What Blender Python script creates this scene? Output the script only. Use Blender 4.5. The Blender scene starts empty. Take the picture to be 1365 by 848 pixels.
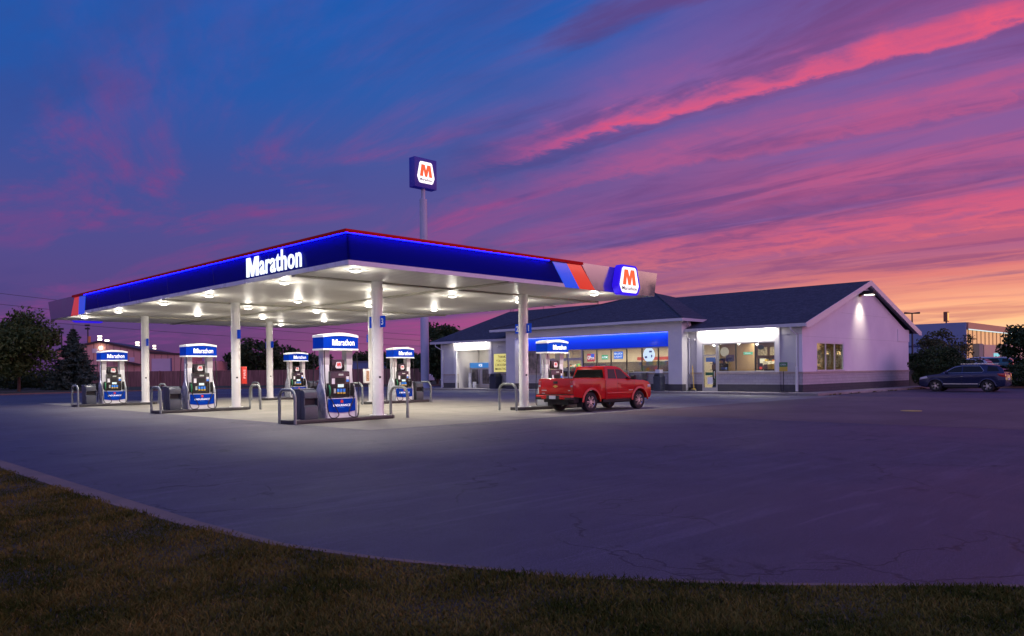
import bpy, bmesh, math, random
import numpy as np
from mathutils import Vector, Matrix
random.seed(7); RNG = np.random.default_rng(11)
SC = bpy.context.scene; COL = SC.collection
R2 = math.sqrt(.5); PI = math.pi
def at(px, d, z=0.0):
    """site point at photo column px and depth d metres from where the photographer stood"""
    l = (px - 682.5) / 1041.0 * d
    return ((d + l) * R2, (d - l) * R2, z)

LAMP_W=620.; WASH_W=190.; COVE_W=110.; FLOOD_W=330.; SHOP_W=420.; SUN_E=.07; SKY_E=1.0; GLOW_E=.3
# ------------------------------------------------------------------ materials
class N:
    def __init__(s, tree): s.t = tree; s.n = tree.nodes; s.l = tree.links
    def new(s, typ, **kw):
        n = s.n.new(typ)
        for k, v in kw.items():
            if k.startswith('i_'):
                s.put(n, k[2:].replace('_', ' '), v)
            elif isinstance(k, str): setattr(n, k, v)
        return n
    def put(s, n, sock, v):
        i = n.inputs[sock]
        if isinstance(v, bpy.types.NodeSocket): s.l.new(v, i)
        else: i.default_value = v
    def m(s, op, a, b=None, c=None, clamp=False):
        n = s.n.new('ShaderNodeMath'); n.operation = op; n.use_clamp = clamp
        for i, v in enumerate((a, b, c)):
            if v is None: continue
            if isinstance(v, bpy.types.NodeSocket): s.l.new(v, n.inputs[i])
            else: n.inputs[i].default_value = v
        return n.outputs[0]
    def mix(s, f, a, b, mode='MIX'):
        n = s.n.new('ShaderNodeMix'); n.data_type = 'RGBA'; n.blend_type = mode
        for i, v in ((0, f), (6, a), (7, b)):
            if isinstance(v, bpy.types.NodeSocket): s.l.new(v, n.inputs[i])
            else: n.inputs[i].default_value = (v if i == 0 else (tuple(v) + (1,))[:4])
        return n.outputs[2]
    def ramp(s, fac, stops, interp='LINEAR'):
        n = s.n.new('ShaderNodeValToRGB'); e = n.color_ramp.elements; n.color_ramp.interpolation = interp
        while len(e) < len(stops): e.new(.5)
        for q, (p, c) in zip(e, stops):
            q.position = p; q.color = (tuple(c) + (1,))[:4] if not isinstance(c, (int, float)) else (c, c, c, 1)
        s.l.new(fac, n.inputs[0]); return n.outputs[0]
    def noise(s, vec, scale, detail=4, rough=.55, dist=0, dim='3D'):
        n = s.n.new('ShaderNodeTexNoise'); n.noise_dimensions = dim
        if vec is not None: s.l.new(vec, n.inputs['Vector'])
        n.inputs['Scale'].default_value = scale; n.inputs['Detail'].default_value = detail
        n.inputs['Roughness'].default_value = rough; n.inputs['Distortion'].default_value = dist
        return n.outputs[0]
    def mapr(s, v, a, b, c=0., d=1., smooth=True):
        n = s.n.new('ShaderNodeMapRange'); n.interpolation_type = 'SMOOTHSTEP' if smooth else 'LINEAR'
        s.l.new(v, n.inputs[0])
        for i, q in enumerate((a, b, c, d)): n.inputs[i + 1].default_value = q
        return n.outputs[0]
    def coord(s, which='Object'): return s.n.new('ShaderNodeTexCoord').outputs[which]
    def mapping(s, vec, scale=(1, 1, 1), loc=(0, 0, 0)):
        n = s.n.new('ShaderNodeMapping'); s.l.new(vec, n.inputs[0])
        n.inputs['Scale'].default_value = scale; n.inputs['Location'].default_value = loc
        return n.outputs[0]
    def bump(s, h, strength=.3, dist=.01):
        n = s.n.new('ShaderNodeBump'); n.inputs['Strength'].default_value = strength; n.inputs['Distance'].default_value = dist
        s.l.new(h, n.inputs['Height']); return n.outputs[0]
def rawmat(name):
    m = bpy.data.materials.new(name); m.use_nodes = True; t = N(m.node_tree)
    return m, t, t.n['Principled BSDF']
def mat(name, col, rough=.5, metal=0., spec=.5, coat=0., emit=None, es=0., var=None, bump=None):
    m, t, b = rawmat(name)
    b.inputs['Base Color'].default_value = tuple(col) + (1,)
    b.inputs['Roughness'].default_value = rough; b.inputs['Metallic'].default_value = metal
    b.inputs['Specular IOR Level'].default_value = spec; b.inputs['Coat Weight'].default_value = coat
    b.inputs['Coat Roughness'].default_value = .06
    c = t.coord()
    if var:   # (scale, amount)
        f = t.noise(c, var[0], 6, .6)
        k = t.mapr(f, .3, .7, 0, 1)
        lo = tuple(x * (1 - var[1]) for x in col); hi = tuple(min(1, x * (1 + var[1])) for x in col)
        t.l.new(t.mix(k, lo, hi), b.inputs['Base Color'])
        rr = t.mapr(f, .3, .7, max(.02, rough - .08), min(1, rough + .08)); t.l.new(rr, b.inputs['Roughness'])
    if bump: t.l.new(t.bump(t.noise(c, bump[0], 5, .6), bump[1], bump[2] if len(bump) > 2 else .01), b.inputs['Normal'])
    if emit:
        b.inputs['Emission Color'].default_value = tuple(emit) + (1,); b.inputs['Emission Strength'].default_value = es
    return m
def glassmat(name, tint=(.8, .85, .86), refl=.12):
    m, t, b = rawmat(name); t.n.remove(b)
    tr = t.new('ShaderNodeBsdfTransparent'); tr.inputs[0].default_value = tint + (1,)
    gl = t.new('ShaderNodeBsdfGlossy'); gl.inputs['Roughness'].default_value = .03; gl.inputs[0].default_value = (.9, .92, .95, 1)
    lw = t.new('ShaderNodeLayerWeight'); lw.inputs[0].default_value = .25
    f = t.m('ADD', t.m('MULTIPLY', lw.outputs['Fresnel'], .7), refl * .3, clamp=True)
    mx = t.new('ShaderNodeMixShader'); t.l.new(f, mx.inputs[0]); t.l.new(tr.outputs[0], mx.inputs[1]); t.l.new(gl.outputs[0], mx.inputs[2])
    t.l.new(mx.outputs[0], t.n['Material Output'].inputs[0]); return m
def leafmat(name, a, b_, c_=None):
    m, t, b = rawmat(name); c = t.coord()
    k = t.mapr(t.noise(c, 1.1, 4, .6), .35, .65, 0, 1)
    col = t.mix(k, a, b_)
    if c_: col = t.mix(t.mapr(t.noise(c, 9, 2), .55, .75, 0, .8), col, c_)
    t.l.new(col, b.inputs['Base Color']); b.inputs['Roughness'].default_value = .7
    b.inputs['Specular IOR Level'].default_value = .2
    return m

# ------------------------------------------------------------------ mesh builder
class MB:
    def __init__(s): s.v = []; s.f = []
    def add(s, vs, fs):
        o = len(s.v); s.v += [tuple(v) for v in vs]; s.f += [tuple(i + o for i in f) for f in fs]; return s
    def box(s, x0, x1, y0, y1, z0, z1):
        return s.add([(x0, y0, z0), (x1, y0, z0), (x1, y1, z0), (x0, y1, z0), (x0, y0, z1), (x1, y0, z1), (x1, y1, z1), (x0, y1, z1)],
                     [(0, 3, 2, 1), (4, 5, 6, 7), (0, 1, 5, 4), (1, 2, 6, 5), (2, 3, 7, 6), (3, 0, 4, 7)])
    def prism(s, poly, ax, a0, a1, poly1=None):
        def P(p, a): return {'x': (a, p[0], p[1]), 'y': (p[0], a, p[1]), 'z': (p[0], p[1], a)}[ax]
        n = len(poly); q = poly1 or poly
        return s.add([P(p, a0) for p in poly] + [P(p, a1) for p in q],
                     [tuple(range(n))[::-1], tuple(range(n, 2 * n))] + [(i, (i + 1) % n, n + (i + 1) % n, n + i) for i in range(n)])
    def poly(s, pts): return s.add(pts, [tuple(range(len(pts)))])
    def tube(s, pts, r, n=8, cap=True):
        pts = [Vector(p) for p in pts]; rs = r if isinstance(r, (list, tuple)) else [r] * len(pts)
        rings = []; u = None
        for i, p in enumerate(pts):
            d = (pts[min(i + 1, len(pts) - 1)] - pts[max(i - 1, 0)]).normalized()
            if u is None:
                u = d.orthogonal().normalized()
            else:
                u = (u - d * u.dot(d)); u = u.normalized() if u.length > 1e-6 else d.orthogonal().normalized()
            w = d.cross(u)
            rings.append([p + (u * math.cos(2 * PI * k / n) + w * math.sin(2 * PI * k / n)) * rs[i] for k in range(n)])
        vs = [q for g in rings for q in g]; fs = []
        for i in range(len(pts) - 1):
            for k in range(n):
                a = i * n + k; b = i * n + (k + 1) % n; fs.append((a, b, b + n, a + n))
        if cap: fs += [tuple(range(n))[::-1], tuple(range((len(pts) - 1) * n, len(pts) * n))]
        return s.add(vs, fs)
    def cyl(s, p0, p1, r0, r1=None, n=16): return s.tube([p0, p1], [r0, r0 if r1 is None else r1], n)
    def lathe(s, prof, c=(0, 0, 0), ax='z', n=24, close=True):
        vs = []
        for (r, h) in prof:
            for k in range(n):
                a = 2 * PI * k / n; x, y = r * math.cos(a), r * math.sin(a)
                p = {'z': (x, y, h), 'y': (x, h, y), 'x': (h, x, y)}[ax]; vs.append((p[0] + c[0], p[1] + c[1], p[2] + c[2]))
        fs = []; m = len(prof)
        for i in range(m - 1):
            for k in range(n): fs.append((i * n + k, i * n + (k + 1) % n, (i + 1) * n + (k + 1) % n, (i + 1) * n + k))
        if close: fs += [tuple(range(n)), tuple(range((m - 1) * n, m * n))]
        return s.add(vs, fs)
    def build(s, name, m, parent=None, bevel=0, seg=2, smooth=False, world=False, angle=.5, off=None):
        me = bpy.data.meshes.new(name)
        vs = s.v
        if world and parent is not None:
            L = parent.matrix_basis.translation if parent.parent is None else parent.parent.matrix_basis.translation
            vs = [(a - L.x, b - L.y, c - L.z) for a, b, c in vs]
        if off: vs = [(a - off[0], b - off[1], c - off[2]) for a, b, c in vs]
        me.from_pydata(vs, [], s.f)
        bm = bmesh.new(); bm.from_mesh(me)
        bmesh.ops.recalc_face_normals(bm, faces=bm.faces)
        if bevel:
            ed = [e for e in bm.edges if len(e.link_faces) == 2 and e.calc_face_angle(0) > angle]
            bmesh.ops.bevel(bm, geom=ed, offset=bevel, segments=seg, affect='EDGES', clamp_overlap=True, profile=.5)
        if smooth or bevel:
            for f in bm.faces: f.smooth = True
            for e in bm.edges:
                if len(e.link_faces) == 2 and e.calc_face_angle(0) > (.75 if smooth else .6): e.smooth = False
        bm.to_mesh(me); bm.free()
        if m: me.materials.append(m)
        o = bpy.data.objects.new(name, me); COL.objects.link(o)
        if off: o.location = off
        if parent is not None: o.parent = parent
        return o
def tag(o, label=None, cat=None, group=None, kind=None):
    if label: o['label'] = label
    if cat: o['category'] = cat
    if group: o['group'] = group
    if kind: o['kind'] = kind
    return o
def thing(name, label, cat, loc=(0, 0, 0), rz=0., group=None):
    o = bpy.data.objects.new(name, None); COL.objects.link(o); o.empty_display_size = .2
    o.matrix_basis = Matrix.Translation(loc) @ Matrix.Rotation(rz, 4, 'Z')
    return tag(o, label, cat, group)
def struct(name, mb, m, **k): return tag(mb.build(name, m, **k), kind='structure')
KIDS = {}
def dup(root, loc, rz=None, label=None, group=None):
    def kids(o): return [c for c in ALLO() if c.parent == o]
    objs = list(bpy.data.objects)
    def rec(o, par):
        c = o.copy(); COL.objects.link(c); c.parent = par
        for ch in [q for q in objs if q.parent == o]: rec(ch, c)
        return c
    r = rec(root, None)
    if rz is None: rz = root.matrix_basis.to_euler().z
    r.matrix_basis = Matrix.Translation(loc) @ Matrix.Rotation(rz, 4, 'Z')
    if label: r['label'] = label
    if group: r['group'] = group
    return r
def text(name, body, m, parent, origin, xd, yd, width=None, height=None, depth=.004, bold=0., shear=0., align='L', sp=1.08):
    """raised lettering; origin = lower left corner (or centre with align C), xd / yd = reading and up directions"""
    cu = bpy.data.curves.new(name, 'FONT'); cu.body = body; cu.extrude = .05; cu.offset = bold; cu.shear = shear
    cu.resolution_u = 3; cu.align_x = 'CENTER'; cu.space_line = .9; cu.space_character = sp
    ob = bpy.data.objects.new(name, cu); COL.objects.link(ob)
    dg = bpy.context.evaluated_depsgraph_get(); me = bpy.data.meshes.new_from_object(ob.evaluated_get(dg))
    bpy.data.objects.remove(ob); bpy.data.curves.remove(cu)
    co = np.zeros(len(me.vertices) * 3); me.vertices.foreach_get('co', co); co = co.reshape(-1, 3)
    lo, hi = co.min(0), co.max(0); co -= (lo + hi) / 2
    w, h = hi[0] - lo[0], hi[1] - lo[1]
    sx = width / w if width else height / h; sy = height / h if height else sx
    co *= (sx, sy, depth / .1)
    if align == 'L': co += (w * sx / 2, h * sy / 2, 0)
    xd, yd = Vector(xd), Vector(yd); zd = xd.cross(yd)
    W = np.array([xd, yd, zd]); out = co @ W + np.array(origin) + np.array(zd) * depth / 2
    me.vertices.foreach_set('co', out.ravel()); me.update()
    me.materials.clear(); me.materials.append(m); me.name = name
    o = bpy.data.objects.new(name, me); COL.objects.link(o)
    if parent is not None: o.parent = parent
    return o
def arc(cx, cz, r, a0, a1, n=8): return [(cx + r * math.cos(a0 + (a1 - a0) * i / n), cz + r * math.sin(a0 + (a1 - a0) * i / n)) for i in range(n + 1)]
def rrect(x0, x1, z0, z1, r, n=4):
    return arc(x1 - r, z1 - r, r, 0, PI / 2, n) + arc(x0 + r, z1 - r, r, PI / 2, PI, n) + arc(x0 + r, z0 + r, r, PI, 1.5 * PI, n) + arc(x1 - r, z0 + r, r, 1.5 * PI, 2 * PI, n)
EMB_HEX = [(-.30, .5), (.30, .5), (.37, .43), (.5, -.18), (.5, -.24), (.41, -.45), (.35, -.5), (-.35, -.5), (-.41, -.45), (-.5, -.24), (-.5, -.18), (-.37, .43)]
CAP_M = [(-.5, -.5), (-.5, .5), (-.2, .5), (0, -.08), (.2, .5), (.5, .5), (.5, -.5), (.28, -.5), (.28, .2), (.09, -.5), (-.09, -.5), (-.28, .2), (-.28, -.5)]
EMB_M = [(-.5, -.5), (-.37, .5), (-.1, .5), (0, .02), (.1, .5), (.37, .5), (.5, -.5), (.25, -.5), (.2, .1), (.09, -.5), (-.09, -.5), (-.2, .1), (-.25, -.5)]
def plate(mb, poly, o, xd, yd, sx, sy, depth, back=0., cu=0, cv=0):
    o, xd, yd = Vector(o), Vector(xd), Vector(yd); zd = xd.cross(yd); n = len(poly)
    A = [o + xd * (p[0] * sx + cu) + yd * (p[1] * sy + cv) - zd * back for p in poly]
    B = [p + zd * (depth + back) for p in A]
    return mb.add(A + B, [tuple(range(n))[::-1], tuple(range(n, 2 * n))] + [(i, (i + 1) % n, n + (i + 1) % n, n + i) for i in range(n)])

# ------------------------------------------------------------------ palette
WHITE_METAL = mat('white_enamel', (.78, .78, .76), .28, var=(.6, .03))
SOFFIT, t_, b_ = rawmat('soffit_panel')
c_ = t_.coord(); sx_ = t_.new('ShaderNodeSeparateXYZ'); t_.l.new(c_, sx_.inputs[0])
fr_ = t_.m('FRACT', t_.m('MULTIPLY', sx_.outputs[1], 1 / .31)); gr_ = t_.m('MULTIPLY', t_.mapr(fr_, 0, .13, 0, 1), t_.mapr(fr_, .87, 1, 1, 0))
b_.inputs['Base Color'].default_value = (.7, .69, .65, 1); b_.inputs['Roughness'].default_value = .42
k_ = t_.noise(c_, .7, 4); t_.l.new(t_.mix(t_.mapr(k_, .35, .65), (.66, .64, .58), (.73, .71, .66)), GROOVE_IN) if False else t_.l.new(t_.mix(gr_, (.2, .185, .16), t_.mix(t_.mapr(k_, .35, .65), (.66, .64, .58), (.73, .71, .66))), b_.inputs['Base Color'])
t_.l.new(t_.bump(gr_, .35, .012), b_.inputs['Normal'])
TROUGH = mat('gutter_tan', (.34, .325, .27), .5, var=(1.5, .2))
FASC_BLUE = mat('fascia_blue', (.001, .006, .22), .2, spec=.02, coat=.015)
FASC_SILVER = mat('fascia_silver', (.42, .44, .52), .14, metal=.85, var=(.4, .05))
RED_BAND = mat('red_band', (.62, .006, .008), .5, spec=.08)
STRIPE_RED = mat('stripe_red', (.75, .06, .03), .12, coat=.7, emit=(1, .07, .03), es=.45)
STRIPE_BLUE = mat('stripe_blue', (.02, .09, .7), .12, coat=.7, emit=(.01, .1, .95), es=.55)
LED_BLUE = mat('led_blue', (.05, .1, .8), .4, emit=(.0002, .0035, 1.), es=22)
LIT_WHITE = mat('lit_white_letter', (.8, .8, .8), .4, emit=(.85, .94, 1.), es=1.25)
LIT_SIGN = mat('lit_sign_white', (.8, .8, .8), .4, emit=(1, .96, .9), es=1.3)
LIT_ORANGE = mat('lit_orange', (.85, .12, .02), .4, emit=(1, .1, .012), es=.95)
LIT_PURPLE = mat('lit_violet_edge', (.03, .01, .5), .4, spec=.1, emit=(.03, .008, .8), es=.8)
SIGN_BLUE = mat('pole_sign_blue', (.01, .012, .16), .4, emit=(.012, .008, .3), es=.3)
LIT_NAVY = mat('sign_navy_letter', (.02, .02, .1), .4)
LENS = mat('lamp_lens', (.9, .9, .85), .4, emit=(1, .96, .86), es=5)
PALE_POLE = mat('painted_pole', (.42, .44, .56), .4, var=(.5, .08))
TOP_BLUE = mat('topper_blue', (.001, .028, .30), .45, spec=.04, emit=(.0, .045, .5), es=.38)
TOP_WHITE = mat('topper_white_cap', (.8, .8, .76), .3, emit=(1, .97, .85), es=.35)
TOP_LET = mat('topper_letter', (.9, .9, .9), .4, emit=(1, 1, 1), es=.75)
PUMP_WHITE = mat('pump_white', (.75, .76, .77), .32, var=(2, .05))
PUMP_GREY = mat('pump_side_grey', (.5, .52, .56), .3, metal=.15, var=(2, .06))
PUMP_BLACK = mat('pump_black', (.016, .015, .016), .25, coat=.3)
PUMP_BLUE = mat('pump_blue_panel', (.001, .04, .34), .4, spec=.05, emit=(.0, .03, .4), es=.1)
SCREEN = mat('pump_screen', (.4, .5, .5), .3, emit=(.65, .85, .8), es=.7)
KEY_BLUE = mat('button_blue', (.02, .2, .7), .4, emit=(.02, .2, .8), es=.2)
KEY_YEL = mat('button_yellow', (.75, .5, .05), .4)
KEY_GREY = mat('button_grey', (.45, .5, .45), .5)
STICKER = mat('white_sticker', (.78, .78, .8), .5)
RUBBER = mat('black_rubber', (.012, .012, .013), .55)
NOZ_GREEN = mat('nozzle_green', (.02, .2, .08), .4)
CHROME = mat('brushed_metal', (.6, .6, .62), .3, metal=.9)
BOLLARD = mat('hoop_grey_steel', (.2, .22, .22), .38, metal=.35, var=(3, .15))
BIN_GREY = mat('bin_grey_plastic', (.06, .07, .088), .42, var=(3, .12))
BIN_DARK = mat('bin_dark', (.01, .011, .013), .6)
ISLAND = mat('island_black_paint', (.035, .034, .036), .5, var=(2, .3))
YELLOW = mat('yellow_paint', (.7, .48, .03), .45, var=(3, .12))
RED_CAB = mat('red_cabinet', (.6, .03, .02), .35)
WIRE = mat('dark_steel', (.03, .03, .033), .5, metal=.3)
BLACK = mat('matte_black', (.008, .008, .009), .7)

def brandword(m, parent, c, xd, yd, width, height, depth, bold):
    """capital M plate plus the lower case letters, c = centre"""
    c, xd_, yd_ = Vector(c), Vector(xd), Vector(yd); mw = width * .235; gap = width * .022
    g = MB(); plate(g, CAP_M, c + xd_ * (-width / 2 + mw / 2), xd, yd, mw, height * .95, depth); g.build('lettering', m, parent)
    text('lettering', 'arathon', m, parent, c + xd_ * ((mw + gap) / 2) + yd_ * height * .025, xd, yd, width=width - mw - gap, height=height, depth=depth, bold=bold, align='C', sp=1.05)
# ------------------------------------------------------------------ ground materials
def asphalt(name, base, k=1.):
    m, t, b = rawmat(name); c = t.coord()
    big = t.mapr(t.noise(c, .09, 5, .6), .35, .68)
    streak = t.mapr(t.noise(t.mapping(c, (.05, .5, 1)), 1.0, 5, .65), .3, .7)
    fine = t.mapr(t.noise(c, 22, 6, .75), .3, .7)
    agg = t.mapr(t.noise(c, 75, 3, .8), .48, .68)
    c1 = t.mix(big, tuple(x * .58 for x in base), tuple(x * 1.45 for x in base))
    mid = t.mapr(t.noise(t.mapping(c, (.8, 1.5, 1)), 1.3, 8, .68, .6), .34, .66)
    c1 = t.mix(t.m('MULTIPLY', mid, .8), c1, tuple(x * .42 for x in base))
    c1 = t.mix(t.m('MULTIPLY', t.mapr(t.noise(t.mapping(c, (.25, 3.2, 1), (3, 1, 0)), 1.0, 7, .7, .8), .5, .66), .6), c1, tuple(min(1, x * 2.0) for x in base))
    c1 = t.mix(t.m('MULTIPLY', streak, .6), c1, tuple(x * .7 for x in base))
    c1 = t.mix(t.m('MULTIPLY', fine, .75), c1, tuple(x * .4 for x in base))
    c1 = t.mix(t.m('MULTIPLY', agg, .75), c1, tuple(min(1, x * 2.6) for x in base))
    # cracks: warped cell edges, broken up by a mask
    wv = t.new('ShaderNodeVectorMath', operation='ADD'); t.l.new(c, wv.inputs[0])
    nz = t.new('ShaderNodeTexNoise'); t.l.new(c, nz.inputs['Vector']); nz.inputs['Scale'].default_value = .8; nz.inputs['Detail'].default_value = 5
    sc = t.new('ShaderNodeVectorMath', operation='SCALE'); t.l.new(nz.outputs['Color'], sc.inputs[0]); sc.inputs['Scale'].default_value = 2.2
    t.l.new(sc.outputs[0], wv.inputs[1])
    def crack(scale, w, lo, hi, ms):
        v = t.new('ShaderNodeTexVoronoi', feature='DISTANCE_TO_EDGE'); t.l.new(wv.outputs[0], v.inputs['Vector']); v.inputs['Scale'].default_value = scale
        e = t.mapr(v.outputs['Distance'], 0, w, 1, 0)
        return t.m('MULTIPLY', e, t.mapr(t.noise(c, ms, 3), lo, hi))
    cr = t.m('MAXIMUM', crack(.16, .006, .40, .5, .22), crack(.5, .014, .52, .6, .3))
    c1 = t.mix(t.m('MULTIPLY', cr, .85), c1, tuple(x * .15 for x in base))
    # oil drips
    sp = t.mapr(t.noise(t.mapping(c, (.35, .9, 1)), 1.0, 3, .5), .66, .76)
    c1 = t.mix(t.m('MULTIPLY', sp, .7), c1, tuple(x * .25 for x in base))
    t.l.new(c1, b.inputs['Base Color']); t.l.new(t.mapr(big, 0, 1, .55, .75), b.inputs['Roughness'])
    b.inputs['Specular IOR Level'].default_value = .35
    h = t.m('SUBTRACT', t.m('ADD', t.m('MULTIPLY', fine, .5), t.m('MULTIPLY', agg, .5)), cr)
    t.l.new(t.bump(h, .5, .012), b.inputs['Normal'])
    return m
def concrete(name, base, slab=(4.2, 5.4), oil=.5):
    m, t, b = rawmat(name); c = t.coord()
    big = t.mapr(t.noise(c, .16, 6, .62), .33, .68); mid = t.mapr(t.noise(c, 1.6, 5, .6), .3, .7); fine = t.mapr(t.noise(c, 60, 3, .7), .3, .7)
    c1 = t.mix(big, tuple(x * .7 for x in base), tuple(x * 1.2 for x in base))
    c1 = t.mix(t.m('MULTIPLY', mid, .45), c1, tuple(x * .6 for x in base))
    c1 = t.mix(t.m('MULTIPLY', fine, .2), c1, tuple(x * .6 for x in base))
    sp = t.mapr(t.noise(t.mapping(c, (.5, .28, 1)), 1.2, 4, .6), .58, .74)
    c1 = t.mix(t.m('MULTIPLY', sp, oil), c1, tuple(x * .4 for x in base))
    s = t.new('ShaderNodeSeparateXYZ'); t.l.new(c, s.inputs[0])
    def joint(v, L):
        f = t.m('FRACT', t.m('DIVIDE', v, L)); w = .012 / L
        return t.m('ADD', t.mapr(f, w, w * 1.5, 1, 0), t.mapr(f, 1 - w * 1.5, 1 - w, 0, 1))
    j = t.m('MINIMUM', t.m('ADD', joint(s.outputs[0], slab[0]), joint(s.outputs[1], slab[1])), 1)
    c1 = t.mix(t.m('MULTIPLY', j, .75), c1, tuple(x * .2 for x in base))
    t.l.new(c1, b.inputs['Base Color']); b.inputs['Roughness'].default_value = .72; b.inputs['Specular IOR Level'].default_value = .35
    t.l.new(t.bump(t.m('SUBTRACT', fine, j), .3, .008), b.inputs['Normal'])
    return m
ASPH = asphalt('asphalt_worn', (.080, .068, .094))
ROADM = asphalt('asphalt_road', (.085, .085, .1))
CONC = concrete('apron_concrete', (.25, .23, .195))
LANE = concrete('lane_concrete', (.150, .104, .098), (6, 7.3), .35)
WALK = concrete('sidewalk_concrete', (.36, .33, .30), (1.6, 1.5), .2)
KERB = mat('kerb_concrete', (.17, .115, .085), .8, var=(2.5, .2), bump=(40, .3))
SOIL = mat('turf_base', (.045, .038, .012), .95, var=(1.2, .4), bump=(30, .6, .03))
VERGE = mat('verge_grass', (.04, .055, .02), .95, var=(.35, .4), bump=(14, .9, .08))
LINE = mat('worn_white_line', (.42, .41, .42), .7, var=(3, .4))
YLINE = mat('yellow_cover', (.55, .42, .05), .6, var=(3, .2))

# ------------------------------------------------------------------ ground
g = MB(); g.poly([(-1500, -1500, -.03), (1500, -1500, -.03), (1500, 1500, -.03), (-1500, 1500, -.03)])
struct('ground', g, VERGE)
far = [at(-420, 52), at(-200, 60), at(0, 67), at(130, 75), at(300, 85), at(560, 91), at(700, 98)]
lot = [(-40, -60), (90, -60), (90, 60)] + [(p[0], p[1]) for p in far[::-1]] + [(-60, 60)]
g = MB(); g.poly([(x, y, 0) for x, y in lot]); struct('asphalt_lot', g, ASPH)
near = [at(-420, 38), at(-200, 43), at(0, 45.5), at(130, 51), at(300, 65), at(560, 72), at(700, 78)]
g = MB(); g.poly([(p[0], p[1], .004) for p in near] + [(p[0], p[1], .004) for p in far[::-1]]); struct('road', g, ROADM)
g = MB()
for a, b2 in zip(far[:-1], far[1:]):
    d = Vector((b2[0] - a[0], b2[1] - a[1])).normalized(); n = Vector((-d.y, d.x)) * .25
    g.prism([(a[0], a[1]), (b2[0], b2[1]), (b2[0] + n.x, b2[1] + n.y), (a[0] + n.x, a[1] + n.y)], 'z', -.02, .12)
struct('road_kerb', g, KERB)
vg = [(p[0], p[1]) for p in far]; vg2 = [at(700, 240), at(300, 240), at(0, 200), at(-420, 150)]
off = Vector((.18, .18))
g = MB(); g.poly([(x + off.x, y + off.y, .09) for x, y in vg] + [(p[0], p[1], .09) for p in vg2]); struct('verge', g, VERGE)
pw = [at(-420, 60), at(-200, 69), at(0, 77), at(70, 80)]
g = MB(); g.poly([(p[0], p[1], .1) for p in pw] + [(p[0] + 1.3, p[1] + 1.3, .1) for p in pw[::-1]]); struct('path', g, WALK)
# concrete apron under the canopy and the concrete lane in front of the store
g = MB(); g.poly([(12.75, 18.45, .004), (29.0, 18.45, .004), (29.0, 52, .004), (12.75, 52, .004)]); struct('apron', g, CONC)
g = MB(); g.poly([(23.3, -45, .004), (45.1, -45, .004), (45.1, 18.447, .004), (23.3, 18.447, .004)]); struct('concrete_lane', g, LANE)
g = MB(); g.poly([(29.003, 18.45, .004), (45.1, 18.45, .004), (45.1, 58, .004), (29.003, 58, .004)]); struct('drive_lane', g, concrete('drive_concrete', (.2, .185, .18), (5, 6.1), .6))
# walk along the store
g = MB()
g.box(45.05, 46.0, 19.7, 57.6, -.02, .15); g.box(46.0, 47.6, 29.53, 57.6, -.02, .149); g.box(46.0, 46.76, 21.3, 29.53, -.02, .149)
g.box(46.0, 66.5, 19.7, 21.42, -.02, .149)
struct('sidewalk', g, WALK, bevel=.015)
for (x, y0, y1) in ((34.9, 19.3, 19.42), (34.9, 22.0, 22.12), (34.9, 24.9, 25.02), (34.9, 27.7, 27.82)): 
    pass
g = MB()
for y in (20.6, 23.5, 26.4, 29.3): g.poly([(38.6, y, .008), (44.6, y, .008), (44.6, y + .1, .008), (38.6, y + .1, .008)])
struct('parking_marking', g, LINE)
g = MB(); g.lathe([(.36, 0), (.36, .012), (.33, .016)], (31.0, 10.04, .005), 'z', 20); struct('manhole', g, YLINE)
# front lawn with its kerb
edge = [(3.15, 60), (3.15, 15.3), (3.15, 10.4), (3.22, 8.0), (3.4, 6.4), (3.72, 5.3), (4.35, 3.78), (5.15, 2.62), (6.3, 1.32), (8.0, -.4), (11, -3), (16, -7)]
inner = [(x, y) for x, y in edge]
kw = [.30, .30, .28, .2, .1, .07, .06, .06, .06, .06, .06, .06]
g = MB(); g.poly([(x, y, .1) for x, y in inner] + [(16, -40, .1), (-40, -40, .1), (-40, 60, .1)]); struct('lawn', g, SOIL)
g = MB()
for i in range(len(edge) - 1):
    (x0, y0), (x1, y1) = edge[i], edge[i + 1]
    nn = Vector((y0 - y1, x1 - x0)).normalized()
    g.prism([(x0, y0), (x1, y1), (x1 + nn.x * kw[i + 1], y1 + nn.y * kw[i + 1]), (x0 + nn.x * kw[i], y0 + nn.y * kw[i])], 'z', -.02, .108)
struct('kerb', g, KERB)
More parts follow.
